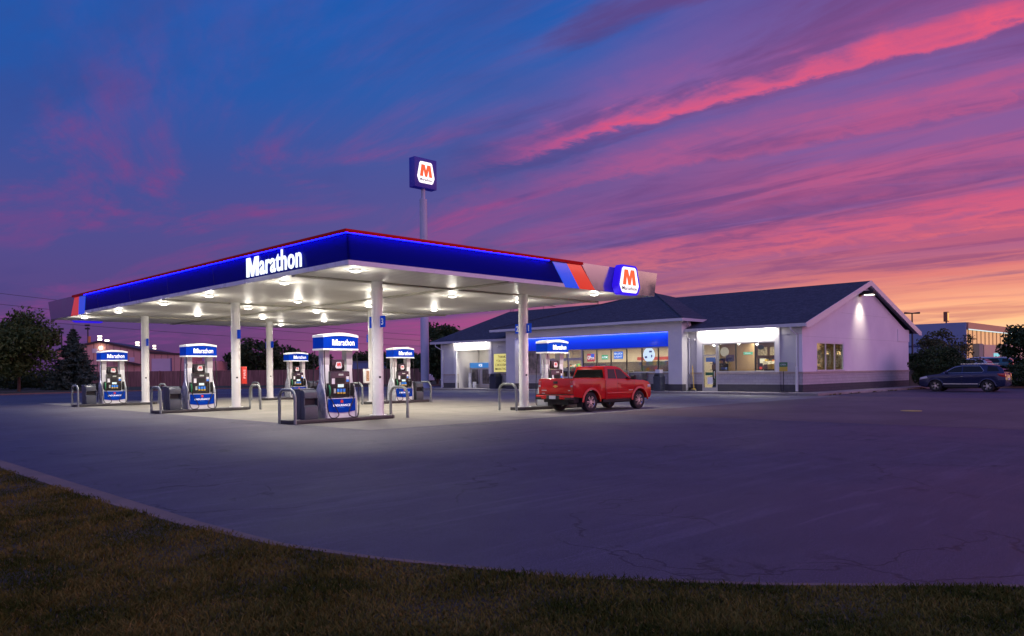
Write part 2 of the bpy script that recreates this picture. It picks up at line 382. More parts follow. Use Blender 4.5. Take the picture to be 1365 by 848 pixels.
# grass blades
def grass():
    N_ = 470000
    d = 3.6 + (RNG.random(N_) ** 1.6) * 15; px = np.where(RNG.random(N_) < .72, RNG.uniform(-30, 1400, N_), RNG.uniform(-500, 1900, N_))
    l = (px - 682.5) / 1041 * d; X = (d + l) * R2; Y = (d - l) * R2
    ey = np.array([p[1] for p in edge[::-1]]); ex = np.array([p[0] for p in edge[::-1]])
    lim = np.interp(Y, ey, ex); jit = RNG.normal(0, .035, N_) + .05 * np.sin(Y * 3.1) * np.sin(Y * 1.3 + 1)
    k = X < lim + jit; X, Y, d = X[k], Y[k], d[k]; n = len(X)
    clump = np.sin(X * 2.3 + np.sin(Y * 1.7) * 2) * np.cos(Y * 2.9 + np.sin(X * 1.3) * 2)
    h = (.024 + .02 * RNG.random(n) + .03 * (RNG.random(n) > .99)) * (1 + .45 * clump); w = .0028 * (1 + .10 * d)
    a = RNG.uniform(0, 2 * PI, n); lean = RNG.uniform(.2, 1.3, n) * h; b = RNG.uniform(0, 2 * PI, n)
    wx, wy = np.cos(a) * w, np.sin(a) * w; lx, ly = np.cos(b) * lean, np.sin(b) * lean
    z0 = np.full(n, .095)
    v = np.empty((n, 5, 3))
    v[:, 0] = np.c_[X - wx, Y - wy, z0]; v[:, 1] = np.c_[X + wx, Y + wy, z0]
    v[:, 2] = np.c_[X + wx * .8 + lx * .35, Y + wy * .8 + ly * .35, z0 + h * .6]; v[:, 3] = np.c_[X - wx * .8 + lx * .35, Y - wy * .8 + ly * .35, z0 + h * .6]
    v[:, 4] = np.c_[X + lx, Y + ly, z0 + h]
    me = bpy.data.meshes.new('grass'); me.vertices.add(n * 5); me.vertices.foreach_set('co', v.ravel())
    base = np.arange(n)[:, None] * 5
    loops = np.concatenate([base + [0, 1, 2, 3], base + [3, 2, 4]], 1).ravel()
    tot = np.tile([4, 3], n); st = np.concatenate([[0], np.cumsum(tot)[:-1]])
    me.loops.add(len(loops)); me.loops.foreach_set('vertex_index', loops)
    me.polygons.add(2 * n); me.polygons.foreach_set('loop_start', st); me.polygons.foreach_set('loop_total', tot)
    me.update(calc_edges=True); me.validate()
    m, t, bb = rawmat('grass_blade'); c = t.coord()
    col = t.mix(t.mapr(t.noise(c, 1.1, 7, .7), .38, .62), (.044, .056, .010), (.15, .128, .03))
    col = t.mix(t.mapr(t.noise(c, 22, 2), .55, .72, 0, .75), col, (.24, .18, .06))
    t.l.new(col, bb.inputs['Base Color']); bb.inputs['Roughness'].default_value = 1; bb.inputs['Specular IOR Level'].default_value = 0
    me.materials.append(m); o = bpy.data.objects.new('grass', me); COL.objects.link(o)
    tag(o, 'short mown grass on the front lawn', 'grass', kind='stuff')
grass()
# ------------------------------------------------------------------ canopy
XC, YC, XE, YE = 13.0, 19.83, 28.72, 50.4
ZS = 4.85
ROWS = [22.88, 33.85, 44.78]; COLX = [16.17, 23.58]
can = thing('station_canopy', 'large flat fuel canopy with blue lit fascia over the pumps', 'canopy', (XC, YC, 0))
def W(mb, name, m, parent=can, **k): return mb.build(name, m, parent, world=True, **k)
g = MB(); g.box(XC + .3, XE - .3, YC + .3, YE - .3, ZS + .12, ZS + .55); W(g, 'roof_deck', WHITE_METAL)
# soffit bays with recessed troughs between
tx = [(19.75, 19.97)]; ty = [(r - .11 + .2, r + .11 + .2) for r in ROWS]
xs = [XC + .02, 19.75, 19.97, XE - .02]; ys = [YC + .02] + [q for p in ty for q in p] + [YE - .02]
g = MB()
for i in (0, 2):
    for j in range(0, len(ys) - 1, 2): g.box(xs[i], xs[i + 1], ys[j], ys[j + 1], ZS, ZS + .06)
W(g, 'soffit', SOFFIT)
g = MB()
for j in range(1, len(ys) - 1, 2): g.box(xs[0] + .01, xs[-1] - .01, ys[j] - .0, ys[j + 1] + .0, ZS - .06, ZS + .1)
for j in range(0, len(ys) - 1, 2): g.box(xs[1] - .03, xs[2] + .03, ys[j] + (.004 if j else 0), ys[j + 1] - (.004 if j < len(ys) - 2 else 0), ZS - .05, ZS + .098)
W(g, 'drain_beam', TROUGH)
# fascia: cross section leans out towards the top
def NF(z): return .10 * (z - 4.85) / 1.0
def fascia(name, m, side, b0, t0, b1, t1, z0, z1, o0=0., o1=0., th=.07, **k):
    """side 'x': the face towards -X running along Y;  'y': the face towards -Y running along X. b/t = ends at bottom and top"""
    pts = []
    for z, e0, e1 in ((z0, b0, b1), (z1, t0, t1)):
        for out in (o1, -th):
            n = NF(z) + out
            pts.append((e0, e1, n, z))
    v = []
    for (e0, e1, n, z) in pts:
        for e in (e0, e1): v.append((XC - n, e, z) if side == 'x' else (e, YC - n, z))
    f = [(0, 1, 5, 4), (2, 6, 7, 3), (0, 2, 3, 1), (4, 5, 7, 6), (0, 4, 6, 2), (1, 3, 7, 5)]
    g = MB(); g.add(v, f); return W(g, name, m, **k)
def c(z, out=0): return -NF(z) - out      # mitre at the corner
for side, base, bt, bb, st, sb, rt, rb, end in (('x', YC, 43.8, 44.31, 44.83, 45.3, 45.6, 46.58, YE), ('y', XC, 21.93, 22.78, 22.75, 23.61, 23.6, 24.58, XE)):
    def at_z(zz, b, t): return b + (t - b) * (zz - 4.85) / .9
    fascia('fascia_panel', FASC_BLUE, side, base + c(4.995), base + c(5.75), at_z(4.995, bb, bt), at_z(5.75, bb, bt), 4.995, 5.75)
    fascia('fascia_trim', WHITE_METAL, side, base + c(4.85), base + c(4.99), at_z(4.85, bb, bt), at_z(4.99, bb, bt), 4.85, 4.99, o1=.012)
    fascia('light_blue_stripe', STRIPE_BLUE, side, bb + .01, bt + .01, sb, st, 4.85, 5.75, o1=.02)
    fascia('red_stripe', STRIPE_RED, side, sb + .012, st + .012, rb, rt, 4.85, 5.75, o1=.02)
    fascia('silver_fascia', FASC_SILVER, side, rb + .01, rt + .01, end, end + .09, 4.85, 5.86)
    fascia('red_band', RED_BAND, side, base + c(5.76, .15), base + c(5.86, .15), rt, rt - .03, 5.762, 5.862, o1=.15)
    fascia('led_strip', LED_BLUE, side, base + c(5.7, .12), base + c(5.7, .12), st - 1.1, st - 1.1, 5.744, 5.76, o1=.13, th=-.1)
g = MB(); g.box(XE - .07, XE, YC + .1, YE, 4.85, 5.86); W(g, 'silver_fascia', FASC_SILVER)
g = MB(); g.box(XC + .1, XE - .08, YE - .07, YE, 4.85, 5.86); W(g, 'silver_fascia', FASC_SILVER)
brandword(LIT_WHITE, can, (-.1, 24.2 - YC, 5.36), (0, -1, 0), (0, 0, 1), 3.74, .70, .03, .012)
# panel seams
for y in (24.5, 28.9, 33.3, 37.7, 42.1):
    g = MB(); g.add([(XC - NF(z) - o, yy, z) for z in (5.0, 5.73) for o in (-.02, .004) for yy in (y, y + .012)], [(0, 1, 3, 2), (4, 6, 7, 5), (0, 4, 5, 1), (2, 3, 7, 6), (0, 2, 6, 4), (1, 5, 7, 3)]); W(g, 'panel_seam', LIT_NAVY)
# columns
NUMS = {(0, 0): '3', (1, 0): '1'}
for i, cx in enumerate(COLX):
    for j, cy in enumerate(ROWS):
        g = MB(); g.lathe([(.3, .13), (.3, .15), (.2, .152), (.2, ZS + .02)], (cx, cy, 0), 'z', 40, close=True)
        col = W(g, 'column', WHITE_METAL, smooth=True)
        for s, num in ((-1, {(0, 0): '3', (1, 0): '1'}.get((i, j))), (1, {(1, 0): '2'}.get((i, j)))):
            # blue flag signs stand off the column towards the lanes
            g = MB(); g.box(cx + .0, cx + .03, cy + s * .2, cy + s * .45, 3.15, 3.62) if False else g.box(cx - .02, cx + .02, *(sorted((cy + s * .19, cy + s * .46))), 3.22, 3.62)
            fl = g.build('number_flag', TOP_BLUE, col, off=None); 
            fl.data.transform(Matrix.Translation((-XC, -YC, 0)))
            if num: text('flag_number', num, STICKER, col, (cx - .022 - XC, cy + s * .325 - YC, 3.42), (0, -1, 0), (0, 0, 1), height=.24, depth=.006, bold=.02, align='C')
        st = MB(); st.poly([(cx + .205 * math.cos(a) - XC, cy + .205 * math.sin(a) - YC, z) for a, z in ((-2.0, 1.25), (-1.6, 1.25), (-1.6, 1.5), (-2.0, 1.5))])
        st.build('notice', STICKER, col)
        st = MB(); st.poly([(cx + .206 * math.cos(a) - XC, cy + .206 * math.sin(a) - YC, z) for a, z in ((-2.0, 1.43), (-1.6, 1.43), (-1.6, 1.5), (-2.0, 1.5))])
        st.build('notice', BLACK, col)
# ceiling lights
LX = [13.75, 17.75, 21.5, 25.5]; LY = [20.6, 25.0, 31.1, 35.8, 41.6, 46.9]
L0 = None
def lamp(name, typ, loc, energy, color, size=.1, rot=None, **k):
    d = bpy.data.lights.new(name, typ); d.energy = energy; d.color = color
    if typ == 'AREA':
        d.shape = k.get('shape', 'RECTANGLE'); d.size = size
        if 'size_y' in k: d.size_y = k['size_y']
    else: d.shadow_soft_size = size
    if typ == 'SPOT': d.spot_size = k.get('spot', 2); d.spot_blend = k.get('blend', .5)
    o = bpy.data.objects.new(name, d); COL.objects.link(o); o.location = loc
    if rot is not None: o.rotation_euler = rot
    return o
for i, x in enumerate(LX):
    for j, y in enumerate(LY):
        if i in (1, 2) and j in (0, 5): continue
        if L0 is None:
            L0 = thing('canopy_light', 'round lit downlight under the white canopy ceiling', 'ceiling light', (x, y, ZS), 0, 'downlights under the canopy')
            g = MB(); g.box(-.29, .29, -.29, .29, -.012, -.002); g.build('mounting_plate', WHITE_METAL, L0)
            g = MB(); g.lathe([(.2, -.012), (.19, -.05), (.165, -.055)], (0, 0, 0), 'z', 28, close=False); g.build('trim_ring', WHITE_METAL, L0, smooth=True)
            g = MB(); g.lathe([(.165, -.03), (.16, -.06), (.12, -.09), (.05, -.105), (.0, -.107)], (0, 0, 0), 'z', 28, close=False); g.build('lens', LENS, L0, smooth=True)
        else: dup(L0, (x, y, ZS))
        lamp('canopy_lamp', 'SPOT', (x, y, ZS - .15), LAMP_W, (1, .93, .81), .08, spot=math.radians(140), blend=.6); lamp('canopy_glow', 'POINT', (x, y, ZS - .5), LAMP_W * .08, (1, .93, .81), .1)
# emblem signs hanging on the fascia
def emblem(parent, o, xd, yd, w, h, depth, mats, letters=True, back=.0):
    edge_m, face_m, m_m, t_m = mats
    g = MB(); plate(g, EMB_HEX, o, xd, yd, w, h, depth, back); g.build('sign_case', edge_m, parent)
    g = MB(); zd = Vector(xd).cross(Vector(yd)); of = Vector(o) + zd * depth
    plate(g, EMB_HEX, of, xd, yd, w * .84, h * .86, .012); face = g.build('sign_face', face_m, parent)
    g = MB(); plate(g, EMB_M, of + zd * .012, xd, yd, w * .60, h * .52, .012, 0, 0, h * .085); g.build('emblem', m_m, face)
    if letters: text('lettering', 'Marathon', t_m, face, of + zd * .012 - Vector(yd) * h * .285, xd, yd, width=w * .66, height=h * .13, depth=.012, bold=.01, align='C')
hs = thing('emblem_sign', 'lit white emblem sign with orange M and violet edge at the end of the canopy', 'sign', (26.35, YC - .1, 5.36))
emblem(hs, (0, -.0, 0), (1, 0, 0), (0, 0, 1), 1.52, 1.22, .3, (LIT_PURPLE, LIT_SIGN, LIT_ORANGE, LIT_NAVY), back=0)
hs2 = thing('emblem_sign', 'blue edged sign showing only its lower rim behind the far canopy edge', 'sign', (15.0, YE + .02, 5.36))
emblem(hs2, (0, 0, 0), (-1, 0, 0), (0, 0, 1), 1.9, 1.22, .3, (LIT_PURPLE, LIT_SIGN, LIT_ORANGE, LIT_NAVY))

# ------------------------------------------------------------------ islands, pumps, hoops, bins
ISZ = .13
def isl_poly(x0, x1, hw, ch=.22): return [(x0 + ch, -hw), (x1 - ch, -hw), (x1, -hw + ch), (x1, hw - ch), (x1 - ch, hw), (x0 + ch, hw), (x0, hw - ch), (x0, -hw + ch)]
g0 = MB(); g0.prism(isl_poly(-2.1, 2.1, .44), 'z', 0, ISZ)
isl = None
where = {(0, 0): 'below the nearest pump and bin', (0, 1): 'below the pump in the second lane, nearer column line', (0, 2): 'below the outer pump of the farthest lane',
         (1, 0): 'beside the red pickup', (1, 1): 'below the pump seen right of the nearest column', (1, 2): 'below the inner pump of the farthest lane'}
for i, gx in enumerate((14.62, 25.08)):
    for j, y in enumerate(ROWS):
        if isl is None:
            isl = g0.build('pump_island', ISLAND, None, bevel=.02); o = isl
        else: o = isl.copy(); COL.objects.link(o)
        o.location = (gx, y, 0)
        tag(o, 'low black kerb island ' + where[(i, j)], 'pump island', 'black islands under the canopy')

def pump_proto():
    p = thing('fuel_pump', '-', 'fuel pump', (0, 0, 0), 0, 'fuel pumps on the islands')
    def B(mb, n, m, par=p, **k): return mb.build(n, m, par, **k)
    g = MB(); g.prism(rrect(-.545, .545, -.335, .335, .05), 'z', .0, .66); B(g, 'base_cabinet', PUMP_WHITE, smooth=True)
    sail = [(-.34, 0), (.34, 0), (.335, .5), (.31, .72), (.25, .93), (.15, 1.1), (.07, 1.25), (.04, 1.5), (.03, 2.0), (-.03, 2.0), (-.04, 1.5), (-.07, 1.25), (-.15, 1.1), (-.25, .93), (-.31, .72), (-.335, .5)]
    for x0, x1 in ((-.62, -.55), (.55, .62)):
        g = MB(); g.prism(sail, 'x', x0, x1); B(g, 'side_panel', PUMP_GREY, bevel=.012)
    for s in (-1, 1):
        g = MB(); g.box(s * .45 - .115, s * .45 + .115, -.14, .14, .66, 2.3); pst = B(g, 'post', PUMP_WHITE, bevel=.02)
        g = MB()
        for q in (-1, 1): g.prism([(s * .45 - .118, -.143), (s * .45 + .118, -.143), (s * .45 + .118, .143), (s * .45 - .118, .143)], 'z', 1.78, 2.258) if q > 0 else None
        B(g, 'post_sleeve', TOPPER_SHADE, pst)
    # black dispenser head
    g = MB(); g.box(-.37, .37, -.23, .23, .66, 1.56); B(g, 'dispenser_head', PUMP_BLACK, bevel=.02)
    for s in (-1, 1):     # both faces of the pump
        y = s * .23
        def yb(a, b): return tuple(sorted((y + s * a, y + s * b)))
        g = MB(); g.box(-.37, .37, *yb(-.02, .035), .70, 1.54); fc = B(g, 'control_panel', PUMP_BLACK, bevel=.012)
        g = MB(); g.box(-.19, .17, *yb(.036, .05), 1.16, 1.34); B(g, 'display_hood', BLACK, fc)
        g = MB(); g.box(-.10, .12, *yb(.036, .058), 1.02, 1.12); B(g, 'screen', SCREEN, fc)
        for k in range(3):
            g = MB(); g.box(-.13 + k * .115, -.05 + k * .115, *yb(.036, .056), .86, .97); B(g, 'grade_button', KEY_BLUE, fc)
            g = MB(); g.box(-.13 + k * .115, -.05 + k * .115, *yb(.036, .056), .80, .852); B(g, 'grade_button', KEY_YEL, fc)
        g = MB(); g.box(-.26, -.18, *yb(.036, .052), .82, .98); B(g, 'keypad', KEY_GREY, fc)
        g = MB(); g.box(.24, .33, *yb(.036, .055), .98, 1.12); B(g, 'card_reader', BLACK, fc)
        g = MB(); g.box(-.33, -.21, *yb(.036, .04), 1.13, 1.32); B(g, 'notice', STICKER, fc)
        g = MB(); g.box(.23, .34, *yb(.036, .04), 1.28, 1.38); B(g, 'notice', STICKER, fc)
        g = MB(); g.box(.23, .34, *yb(.036, .041), 1.2, 1.275); B(g, 'notice', KEY_BLUE, fc)
        g = MB(); g.box(-.07, .12, *yb(.036, .04), 1.41, 1.47); B(g, 'notice', KEY_GREY, fc)
        # lower blue panel, bowed at its lower edge
        low = [(-.53, .64), (-.53, .22)] + [(-.53 + 1.06 * i / 8, .22 - .05 * math.sin(PI * i / 8)) for i in range(1, 8)] + [(.53, .22), (.53, .64)]
        g = MB(); g.prism(low, 'y', *yb(.1055, .12)); lo = B(g, 'lower_panel', PUMP_BLUE)
        xd = (-s, 0, 0) if s > 0 else (1, 0, 0)
        yo = y + s * .1205
        g = MB(); plate(g, EMB_HEX, (0, yo, .55), xd, (0, 0, 1), .11, .095, .004); B(g, 'emblem', KEY_RED, lo)
        text('lettering', 'ENDURANCE', TOP_LET, lo, (0, yo, .42), xd, (0, 0, 1), width=.66, height=.075, depth=.005, align='C')
        g = MB(); g.box(-.1, .1, *yb(.1205, .124), .335, .35); B(g, 'caption_line', KEY_BLUE, lo)
        # monitor with emblem
        g = MB(); g.box(-.28, .2, *yb(-.12, -.02), 1.58, 1.95); mo = B(g, 'monitor', PUMP_BLACK, bevel=.012)
        yo2 = y - s * .02
        g = MB(); plate(g, EMB_HEX, (-.02 * s if s > 0 else -.02, yo2, 1.76), xd, (0, 0, 1), .25, .22, .006); fcz = B(g, 'emblem', STICKER, mo)
        g = MB(); plate(g, EMB_M, (-.02, yo2 + s * .006, 1.785), xd, (0, 0, 1), .15, .11, .004); B(g, 'emblem', KEY_RED, fcz)
        # nozzles and hoses
        for q in (-1, 1):
            xx = q * .46
            g = MB(); g.box(xx - .06, xx + .06, *yb(.0, .05), .72, 1.16); boot = B(g, 'nozzle_boot', BLACK, bevel=.015)
            g = MB(); g.tube([(xx, y + s * .06, 1.1), (xx, y + s * .12, 1.02), (xx, y + s * .13, .86), (xx, y + s * .09, .74)], [.022, .035, .032, .022], 8)
            B(g, 'nozzle', NOZ_GREEN if q < 0 else RUBBER, boot, smooth=True)
            side = q * .60
            pts = []
            top = Vector((q * .60, y + s * .02, 2.2)); 
            ctrl = [(q * .62, y + s * .06, 2.24), (q * .64, y + s * .1, 1.8), (q * .645, y + s * .14, 1.2), (q * .62, y + s * .2, .5), (q * .55, y + s * .25, .08), (q * .38, y + s * .28, -.04 + .05), (q * .2, y + s * .24, .1), (q * .26, y + s * .2, .3), (q * .42, y + s * .17, .6), (xx, y + s * .1, .74)]
            cv = [Vector(a) for a in ctrl]; fine = []
            for i in range(len(cv) - 1):
                p0 = cv[max(i - 1, 0)]; p1 = cv[i]; p2 = cv[i + 1]; p3 = cv[min(i + 2, len(cv) - 1)]
                for u in np.linspace(0, 1, 5)[:-1]:
                    fine.append(.5 * ((2 * p1) + (p2 - p0) * u + (2 * p0 - 5 * p1 + 4 * p2 - p3) * u * u + (3 * p1 - p0 - 3 * p2 + p3) * u ** 3))
            fine.append(cv[-1])
            g = MB(); g.tube(fine, .017, 7); B(g, 'hose', RUBBER, smooth=True)
    # lit topper: bowed front and back, arched white cap
    n = 10
    bow = [(-.675 + 1.35 * i / n, -.33 - .05 * math.sin(PI * i / n)) for i in range(n + 1)]
    plan = bow + [(-x, -y) for x, y in bow]
    pl2 = [(x * 1.012, y * 1.02) for x, y in plan]
    g = MB(); g.prism(pl2, 'z', 2.26, 2.315); B(g, 'topper_sill', TOP_WHITE)
    g = MB(); g.prism(plan, 'z', 2.315, 2.70); top = B(g, 'topper', TOP_BLUE)
    m_ = 12; vs = []; fs = []
    xs_ = [-.685 + 1.37 * i / m_ for i in range(m_ + 1)]
    for x in xs_:
        yy = .34 + .05 * math.cos(PI * x / 1.37); zt = 2.76 + .085 * math.cos(PI * x / 1.45); zb = 2.69 + .055 * math.cos(PI * x / 1.37)
        vs += [(x, -yy, zb), (x, -yy, zt), (x, yy, zt), (x, yy, zb)]
    for i in range(m_):
        for k in range(4): fs.append((i * 4 + k, i * 4 + (k + 1) % 4, i * 4 + 4 + (k + 1) % 4, i * 4 + 4 + k))
    fs += [(0, 1, 2, 3), tuple(m_ * 4 + k for k in range(4))]
    g = MB(); g.add(vs, fs); B(g, 'topper_cap', TOP_WHITE, smooth=True)
    # blue continues up under the arch
    g = MB()
    for s in (-1, 1):
        fr = [(x, 2.70) for x in xs_[1:-1]]; g.prism([(xs_[1], 2.69)] + [(xs_[-2], 2.69)] + [(x, 2.693 + .05 * math.cos(PI * x / 1.37)) for x in xs_[1:-1]][::-1], 'y', s * .33, s * .335)
    B(g, 'topper_arch', TOP_BLUE, top)
    brandword(TOP_LET, top, (.06, -.384, 2.515), (1, 0, 0), (0, 0, 1), .86, .21, .006, .01)
    brandword(TOP_LET, top, (-.06, .384, 2.515), (-1, 0, 0), (0, 0, 1), .86, .21, .006, .01)
    return p
TOPPER_SHADE = mat('sleeve_grey', (.5, .47, .48), .4); KEY_RED = mat('emblem_red', (.7, .04, .02), .4)
P0 = pump_proto()
PL = {(0, 0): 'nearest and largest fuel pump, left of the thick near column', (0, 1): 'fuel pump with a hose looping at its right in the middle lane, outer side',
      (0, 2): 'fuel pump in front of the brown metal building, outermost of the far lane', (1, 0): 'fuel pump half hidden behind the red pickup',
      (1, 1): 'fuel pump between the near column and the tall sign pole', (1, 2): 'smallest fuel pump, in front of the fence beyond the nearest pump'}
first = True
for i, px_ in enumerate((14.46, 25.38)):
    for j, y in enumerate(ROWS):
        if first:
            P0.matrix_basis = Matrix.Translation((px_, y, ISZ)); P0['label'] = PL[(0, 0)]; first = False
        else: dup(P0, (px_, y, ISZ), 0, PL[(i, j)])
# hoop bollards
def hoop_pts(w=.5, h=1.1, r=.3):
    return [(0, -w, 0), (0, -w, h - r)] + [(0, -w + r - r * math.cos(a), h - r + r * math.sin(a)) for a in np.linspace(.2, PI / 2, 6)] + \
           [(0, w - r + r * math.sin(a), h - r + r * math.cos(a)) for a in np.linspace(0.001, PI / 2 - .2, 6)] + [(0, w, h - r), (0, w, 0)]
H0 = None
HL = {(0, 0): 'grey steel hoop guard in front of the bin beside the nearest pump', (1, 0): 'grey steel hoop guard on the inner side of the nearest column', (2, 0): 'grey steel hoop guard beside the column next to the red pickup', (3, 0): 'grey steel hoop guard ahead of the red pickup on the store side',
      (0, 1): 'grey steel hoop guard in front of the bin in the middle lane', (1, 1): 'grey steel hoop guard at the inner end of the middle lane outer island', (2, 1): 'grey steel hoop guard seen between the nearest pump and column, far side', (3, 1): 'grey steel hoop guard beside the tall sign pole foot',
      (0, 2): 'leftmost grey steel hoop guard, beside the far lane bin', (1, 2): 'grey steel hoop guard at the inner end of the far lane outer island', (2, 2): 'grey steel hoop guard by the farthest column before the fence', (3, 2): 'grey steel hoop guard just behind the nearest pump, by a far bin'}
for i, hx in enumerate((12.64, 17.08, 22.62, 27.06)):
    for j, y in enumerate(ROWS):
        if H0 is None:
            g = MB(); g.tube(hoop_pts(), .05, 14); H0 = g.build('hoop_bollard', BOLLARD, None, smooth=True); o = H0
        else: o = H0.copy(); COL.objects.link(o)
        o.location = (hx, y, 0); tag(o, HL[(i, j)], 'bollard', 'steel hoop guards at the island ends')
# waste and washer bins
def bin_proto():
    b = thing('waste_bin', '-', 'waste bin', group='washer and waste bins on the islands')
    g = MB(); g.box(-.27, .27, -.06, .36, 0, .97); g.build('bin_body', BIN_GREY, b, bevel=.035, seg=3)
    g = MB(); g.box(-.285, .285, -.075, .375, .93, 1.0); g.build('bin_lid', BIN_GREY, b, bevel=.03, seg=3)
    # front waste compartment with an open mouth
    g = MB(); g.prism([(-.34, 0), (-.06, 0), (-.06, .95), (-.2, .95), (-.31, .88), (-.32, .68), (-.2, .66), (-.2, .46), (-.34, .42)], 'x', -.24, .24); g.build('waste_compartment', BIN_GREY, b, bevel=.012)
    g = MB(); g.box(-.2, .2, -.203, -.197, .47, .65); g.build('bin_mouth', BIN_DARK, b)
    for s in (-1, 1):
        g = MB(); g.box(s * .245 - .012, s * .245 + .012, -.33, -.19, .40, .70); g.build('cheek', BIN_GREY, b)
    return b
B0 = bin_proto(); first = True
BL = {(0, 0): 'large grey bin left of the nearest fuel pump', (0, 1): 'grey bin left of the middle lane fuel pump', (0, 2): 'leftmost grey bin, beside the far lane pump',
      (1, 0): 'grey bin hidden beyond the red pickup', (1, 1): 'grey bin right of the pump near the tall sign pole', (1, 2): 'grey bin seen just behind the nearest pump and bin'}
for i, bx in enumerate((13.32, 26.44)):
    for j, y in enumerate(ROWS):
        if (i, j) == (1, 0): continue
        if first: B0.matrix_basis = Matrix.Translation((bx, y, ISZ)); B0['label'] = BL[(i, j)]; first = False
        else: dup(B0, (bx, y, ISZ), 0, BL[(i, j)])
# cabinets on columns
t = thing('extinguisher_cabinet', 'red fire extinguisher cabinet on the middle lane column', 'cabinet', (COLX[0] + .33, ROWS[1], 1.18))
g = MB(); g.box(-.12, .12, -.16, .16, 0, .78); bx_ = g.build('cabinet_box', RED_CAB, t, bevel=.015)
text('lettering', 'FIRE', STICKER, bx_, (0, -.1625, .45), (0, 0, 1), (-1, 0, 0), width=.4, height=.1, depth=.004, align='C')
t = thing('notice_box', 'white open box with papers beside the inner middle lane column', 'notice box', (COLX[1] - .36, ROWS[1], 1.1))
g = MB(); g.box(-.15, .15, -.1, .1, 0, .72); bx_ = g.build('box_frame', WHITE_METAL, t, bevel=.01)
g = MB(); g.box(-.09, .09, -.106, -.1005, .1, .62); g.build('box_papers', mat('paper_brown', (.35, .2, .12), .7, var=(12, .6)), bx_)
# ------------------------------------------------------------------ store
STUCCO = mat('stucco_white', (.68, .66, .66), .85, var=(.7, .05), bump=(90, .25, .006))
STUCCO2 = mat('stucco_grey', (.5, .485, .5), .85, var=(.7, .06), bump=(90, .25, .006))
SIDING, t_, b_ = rawmat('gable_siding')
c_ = t_.coord(); k_ = t_.noise(c_, .5, 4); t_.l.new(t_.mix(t_.mapr(k_, .35, .65), (.70, .66, .72), (.76, .72, .77)), b_.inputs['Base Color'])
b_.inputs['Roughness'].default_value = .8; t_.l.new(t_.bump(t_.noise(c_, 80, 3), .2, .005), b_.inputs['Normal'])
def block(name, a, b_c, mortar, w=.4, h=.2, axis='y'):
    m, t, b = rawmat(name); c = t.coord(); s = t.new('ShaderNodeSeparateXYZ'); t.l.new(c, s.inputs[0])
    cmb = t.new('ShaderNodeCombineXYZ'); t.l.new(t.m('ADD', s.outputs[0], s.outputs[1]), cmb.inputs[0]); t.l.new(s.outputs[2], cmb.inputs[1])
    br = t.new('ShaderNodeTexBrick'); t.l.new(cmb.outputs[0], br.inputs['Vector']); br.inputs['Scale'].default_value = 1
    br.inputs['Brick Width'].default_value = w; br.inputs['Row Height'].default_value = h; br.inputs['Mortar Size'].default_value = .008
    br.inputs['Color1'].default_value = a + (1,); br.inputs['Color2'].default_value = b_c + (1,); br.inputs['Mortar'].default_value = mortar + (1,)
    n = t.noise(c, 28, 4, .7)
    t.l.new(t.mix(t.m('MULTIPLY', t.mapr(n, .3, .7), .4), br.outputs['Color'], tuple(x * .6 for x in a)), b.inputs['Base Color'])
    b.inputs['Roughness'].default_value = .9
    t.l.new(t.bump(t.m('SUBTRACT', n, br.outputs['Fac']), .6, .02), b.inputs['Normal'])
    return m
BLOCK = block('split_face_block', (.46, .43, .44), (.52, .49, .5), (.3, .28, .29))
BLOCKD = block('dark_split_face_block', (.075, .07, .08), (.09, .085, .095), (.05, .05, .055))
STONE = mat('stone_course', (.40, .33, .29), .8, var=(4, .12))
TRIM = mat('white_aluminium', (.66, .65, .67), .35, var=(2, .04))
GUTTER = mat('gutter_white', (.60, .59, .64), .35)
FRAME = mat('storefront_frame', (.45, .45, .46), .35, metal=.6)
DFRAME = mat('dark_mullion', (.03, .03, .035), .4)
SHING, t_, b_ = rawmat('slate_shingle')
c_ = t_.coord(); s_ = t_.new('ShaderNodeSeparateXYZ'); t_.l.new(c_, s_.inputs[0])
cb_ = t_.new('ShaderNodeCombineXYZ'); t_.l.new(s_.outputs[1], cb_.inputs[0]); t_.l.new(t_.m('MULTIPLY', s_.outputs[2], 3.1), cb_.inputs[1])
br_ = t_.new('ShaderNodeTexBrick'); t_.l.new(cb_.outputs[0], br_.inputs['Vector']); br_.inputs['Scale'].default_value = 1
br_.inputs['Brick Width'].default_value = .32; br_.inputs['Row Height'].default_value = .16; br_.inputs['Mortar Size'].default_value = .006
br_.inputs['Color1'].default_value = (.026, .034, .052, 1); br_.inputs['Color2'].default_value = (.07, .08, .105, 1); br_.inputs['Mortar'].default_value = (.015, .018, .026, 1)
n_ = t_.noise(c_, 5.5, 6, .78); t_.l.new(t_.mix(t_.m('MULTIPLY', t_.mapr(n_, .38, .62), .75), br_.outputs['Color'], (.012, .016, .026)), b_.inputs['Base Color'])
b_.inputs['Roughness'].default_value = .85; t_.l.new(t_.bump(t_.m('SUBTRACT', t_.noise(c_, 60, 2), br_.outputs['Fac']), .7, .015), b_.inputs['Normal'])
GLASS = glassmat('window_glass')
GLOW_PAINTED_BLUE = mat('glow_painted_blue_band', (.002, .02, .4), .2, spec=.15, coat=.1, emit=(.0, .04, .8), es=.42)  # emission stands in for cove light falling on the blue band
CEIL_LIT = mat('ceiling_tube', (.9, .9, .85), .5, emit=(1, .93, .78), es=5)
WASH = mat('eave_tube', (.9, .9, .85), .5, emit=(1, .95, .85), es=10)
INT_BROWN = mat('interior_brown', (.36, .23, .12), .8, var=(.8, .2))
INT_WALL = mat('interior_cream', (.72, .63, .5), .8, var=(.7, .08))
INT_FLOOR = mat('interior_floor', (.35, .25, .18), .5)
INT_RED = mat('interior_red_band', (.55, .05, .03), .6)
FROST = glassmat('frosted_film', (.45, .44, .40), .05)
